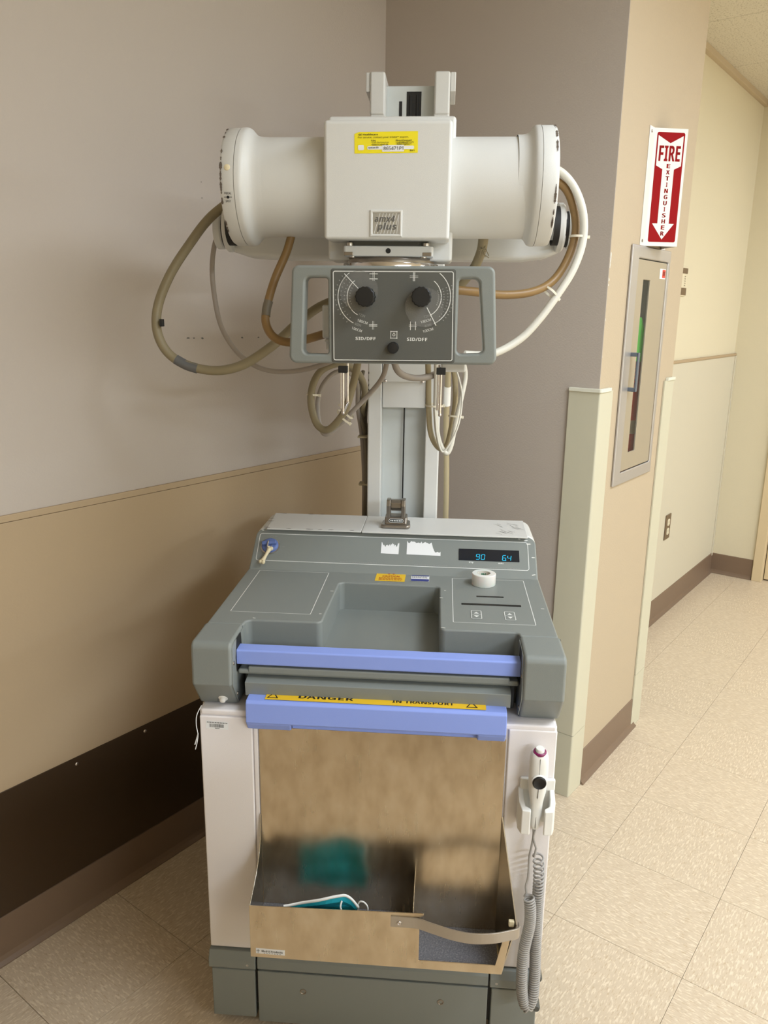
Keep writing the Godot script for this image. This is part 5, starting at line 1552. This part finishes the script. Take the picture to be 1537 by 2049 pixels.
	var r4 := cable("hose", [Vector3(0.113, 1.301, -0.68), Vector3(0.114, 1.227, -0.70), Vector3(0.113, 1.150, -0.72), Vector3(0.116, 1.072, -0.73), Vector3(0.119, 0.980, -0.73), Vector3(0.120, 0.880, -0.73)], 0.0072, M.hose_beige, "beige hose running down the column's right side")
	part("collar", S().tube(PackedVector3Array([Vector3(0.1137, 1.235, -0.699), Vector3(0.1133, 1.187, -0.712)]), 0.0088, 14), M.plastic, r4)
	cable("hose", [Vector3(-0.002, 1.330, -0.360), Vector3(0.008, 1.294, -0.380), Vector3(0.034, 1.278, -0.410), Vector3(0.072, 1.279, -0.430), Vector3(0.105, 1.295, -0.450)], 0.0070, M.hose_grey, "grey hose dipping below the collimator")
	tie(Vector3(0.0845, 1.216, -0.452), Vector3(0.02, 1, 0.1), Vector2(0.0195, 0.0145), PI, r1)
	tie(Vector3(0.131, 1.188, -0.490), Vector3(-0.1, -1, 0.1), Vector2(0.0150, 0.0150), 0.0, r1)


# ---------------------------------------------------------------- things lying on or held by the machine

func on_machine(called: String, label: String, category: String, p: Vector3, turn := 0.0) -> Node3D:
	return thing(called, label, category, mach.transform * p, MTURN + turn)


func loose_things() -> void:
	# tape roll on the deck
	var tr := on_machine("tape_roll", "roll of translucent white medical tape standing on the grey console", "tape", Vector3(0.2043, 0.8384, -0.3705))
	part("tape_wound", S().lathe([Vector2(0.0148, 0.0), Vector2(0.0252, 0.0), Vector2(0.0258, 0.0008), Vector2(0.0258, 0.0247), Vector2(0.0250, 0.0256), Vector2(0.0148, 0.0256)], 48), M.tape_roll, tr)
	var co := part("core", S().lathe([Vector2(0.0149, 0.0254), Vector2(0.0149, 0.0002)], 40).lathe([Vector2(0.0136, 0.0002), Vector2(0.0136, 0.0254)], 40).lathe([Vector2(0.0149, 0.0254), Vector2(0.0136, 0.0254)], 40), M.tape_core, tr)
	text("lettering", "3M", Transform3D(Basis(), Vector3(0, 0.0166, -0.0128)), 0.0, 0.0, 0.0085, M.green_print, co, 0.016, true, 0, PI)

	# face mask lying in the bin, its edge over the front wall
	var mk := on_machine("face_mask", "crumpled turquoise face mask lying in the steel bin", "face mask", Vector3(-0.10, 0.2922, 0.068), 0.04)
	mk.scale = Vector3(1, 1.37, 1)
	var body := S()
	var grid := []
	for i in 13:
		var row := []
		for j in 9:
			var u := i / 12.0
			var w := j / 8.0
			var x := -0.055 + 0.135 * u
			var top := lerpf(0.052, 0.0705, smoothstep(0.0, 0.75, u)) - 0.016 * smoothstep(0.86, 1.0, u)
			row.append(Vector3(x + 0.004 * sin(w * 6.0), top * w + 0.001, -0.022 + 0.030 * w + 0.003 * sin(w * 16.0) + 0.003 * sin(u * 9.0 + w * 3.0)))
		grid.append(row)
	for i in 12:
		for j in 8:
			for s in [1.0, -1.0]:
				var q := [grid[i][j], grid[i + 1][j], grid[i + 1][j + 1], grid[i][j + 1]]
				var nn: Vector3 = (q[1] - q[0]).cross(q[3] - q[0]).normalized() * s
				var h := nn * 0.0006
				body.flat(q[0] + h, q[1] + h, q[2] + h, q[3] + h, nn)
	part("mask_body", body, M.teal, mk)
	var edge := []
	for i in 13:
		edge.append(grid[i][8])
	for j in range(8, 3, -2):
		edge.append(grid[12][j])
	part("mask_edge", S().tube(Shape.spline(edge, 3), 0.0021, 8), M.gauze, mk)
	part("ear_loop", S().tube(Shape.spline([Vector3(0.078, 0.056, 0.003), Vector3(0.083, 0.064, 0.006), Vector3(0.092, 0.063, 0.008), Vector3(0.097, 0.054, 0.009), Vector3(0.090, 0.03, 0.004), Vector3(0.076, 0.004, -0.01)], 6), 0.0013, 6), M.gauze, mk)
	part("ear_loop", S().tube(Shape.spline([Vector3(0.050, 0.066, 0.009), Vector3(0.048, 0.058, 0.013), Vector3(0.053, 0.046, 0.013), Vector3(0.050, 0.03, 0.010)], 6), 0.0016, 6), M.gauze, mk)

	# bone-shaped fob on the key
	var rf := Transform3D(Basis(Vector3(1, 0, 0), Vector3(0, 0.5971, -0.8021), Vector3(0, 0.8021, 0.5971)), Vector3(0, 0.838, -0.415))
	var bn := thing("bone_key_fob", "small cream bone-shaped fob hanging from the blue key switch", "key fob")
	bn.transform = mach.transform * rf * Transform3D(Basis(Vector3(0, 0, 1), -0.30), Vector3(-0.2905, 0.032, 0.0125))
	var s := S()
	var rr := []
	var pp := PackedVector3Array()
	for i in 15:
		var u := i / 14.0
		pp.append(Vector3(0, -0.019 + 0.038 * u, 0))
		rr.append(0.0036 + 0.0022 * pow(absf(u - 0.5) * 2.0, 2.0))
	s.tube(pp, rr, 14)
	for e in [-1.0, 1.0]:
		for k in [-1.0, 1.0]:
			s.ball(Vector3(k * 0.0034, e * 0.0205, 0), Vector3(0.0043, 0.0050, 0.0048), 14)
	part("bone", s, M.bone, bn)
	part("key_ring", S().tube(PackedVector3Array(circle(Vector2(0, 0.0268), 0.0042, 20).map(func(p): return Vector3(p.x * 0.4, p.y, p.x))), 0.0006, 6), M.chrome, bn)

	# exposure hand switch in its cradle with the coiled lead
	var hw := on_machine("exposure_hand_switch", "white exposure hand switch with magenta-ringed button hanging in its cradle", "hand switch", Vector3(0.2925, 0.512, 0.014), 0.0)
	var hb := S()
	var lv := [[0.0, 0.0035, 0.004], [0.002, 0.0062, 0.0066], [0.010, 0.0085, 0.0085], [0.030, 0.0102, 0.0100], [0.055, 0.0112, 0.0108], [0.066, 0.0128, 0.0118], [0.078, 0.0150, 0.0135], [0.105, 0.0168, 0.0150], [0.132, 0.0168, 0.0150], [0.146, 0.0160, 0.0142], [0.153, 0.0138, 0.0125], [0.156, 0.0110, 0.0105], [0.1565, 0.0, 0.0]]
	var ring := 28
	for i in lv.size() - 1:
		for k in ring:
			var q := []
			var nn := []
			for o in [[i, k], [i, k + 1], [i + 1, k + 1], [i + 1, k]]:
				var L: Array = lv[o[0]]
				var a: float = TAU * o[1] / ring
				var ca := signf(cos(a)) * pow(absf(cos(a)), 0.72)
				var sa := signf(sin(a)) * pow(absf(sin(a)), 0.72)
				q.append(Vector3(L[1] * ca, L[0], L[2] * sa))
				var A: Array = lv[maxi(o[0] - 1, 0)]
				var B: Array = lv[mini(o[0] + 1, lv.size() - 1)]
				var sl: float = (B[1] - A[1]) / maxf(B[0] - A[0], 0.0005)
				nn.append(Vector3(cos(a), clampf(-sl, -3.0, 8.0), sin(a)).normalized())
			hb.quad(q[0], q[1], q[2], q[3], nn[0], nn[1], nn[2], nn[3])
	var hbm := part("switch_body", hb, M.plastic, hw)
	part("seam", S().box(-0.0003, 0.0003, 0.006, 0.150, 0.0075, 0.0100, 0.0001, 1).box(-0.0003, 0.0003, 0.070, 0.148, 0.010, 0.01515, 0.0001, 1), M.print_grey, hbm)
	part("button_ring", S(Transform3D(Basis(Vector3.RIGHT, 0.12), Vector3(0, 0.1535, 0.002))).lathe([Vector2(0.0118, 0), Vector2(0.0116, 0.0035), Vector2(0.0095, 0.0045), Vector2(0.0082, 0.004)], 28), M.magenta, hw)
	part("push_button", S(Transform3D(Basis(Vector3.RIGHT, 0.12), Vector3(0, 0.154, 0.002))).lathe([Vector2(0.0078, 0), Vector2(0.0078, 0.0085), Vector2(0.0070, 0.0098), Vector2(0, 0.0102)], 28), M.plastic, hw)
	part("button_socket", S(zturn(Vector3(0.0004, 0.104, 0.012))).lathe([Vector2(0.0142, 0), Vector2(0.0136, 0.0045), Vector2(0.0122, 0.0055), Vector2(0.0122, 0.004)], 30), M.plastic, hw)
	part("trigger", S(zturn(Vector3(0.0004, 0.104, 0.0155))).lathe([Vector2(0.0122, 0), Vector2(0.0120, 0.0040), Vector2(0.0105, 0.0052), Vector2(0.0085, 0.0042), Vector2(0, 0.0036)], 30), M.black, hw)
	# lead: straight tail, two hanging coils joined by a bend, straight return (points from the switch's foot)
	var axis := Shape.spline([Vector3(0.0085, -0.048, 0.010), Vector3(0.0125, -0.085, 0.008), Vector3(0.0135, -0.13, 0.008), Vector3(0.0145, -0.19, 0.007), Vector3(0.0160, -0.25, 0.008), Vector3(0.0175, -0.31, 0.012), Vector3(0.0150, -0.352, 0.020), Vector3(0.0055, -0.371, 0.024), Vector3(-0.0035, -0.350, 0.024), Vector3(-0.0075, -0.31, 0.022), Vector3(-0.0065, -0.25, 0.018), Vector3(0.0005, -0.19, 0.019), Vector3(-0.0010, -0.15, 0.022), Vector3(-0.0045, -0.130, 0.020)], 14)
	var dist := [0.0]
	for i in axis.size() - 1:
		dist.append(dist[-1] + axis[i].distance_to(axis[i + 1]))
	var coil := PackedVector3Array()
	for p in Shape.spline([Vector3(0.0025, 0.004, 0.0), Vector3(-0.001, -0.018, 0.002), Vector3(0.004, -0.034, 0.010)], 5):
		coil.append(p)
	var ph := 2.6
	var d := 0.0
	var i0 := 0
	var total: float = dist[-1]
	while d < total:
		while i0 < dist.size() - 2 and dist[i0 + 1] < d:
			i0 += 1
		var u: float = (d - dist[i0]) / maxf(dist[i0 + 1] - dist[i0], 1e-6)
		var p: Vector3 = axis[i0].lerp(axis[i0 + 1], u)
		var tg: Vector3 = (axis[mini(i0 + 2, axis.size() - 1)] - axis[maxi(i0 - 1, 0)]).normalized()
		var e1 := Vector3(0, 0, 1).cross(tg).normalized()
		var e2 := tg.cross(e1)
		var pitch := lerpf(0.0125, 0.0047, smoothstep(0.0, 0.10, d))
		var cr := 0.0090
		coil.append(p + e1 * cos(ph) * cr + e2 * sin(ph) * cr)
		ph += TAU / 12.0
		d += pitch / 12.0
	for p in Shape.spline([Vector3(-0.0085, -0.126, 0.014), Vector3(-0.0100, -0.112, 0.012), Vector3(-0.0068, -0.095, 0.010), Vector3(-0.0068, -0.055, 0.008), Vector3(-0.004, -0.035, 0.006), Vector3(-0.0010, -0.015, 0.0), Vector3(-0.0022, 0.004, 0.0)], 5):
		coil.append(p)
	part("coiled_lead", S().tube(coil, 0.0020, 7), M.coil, hw)
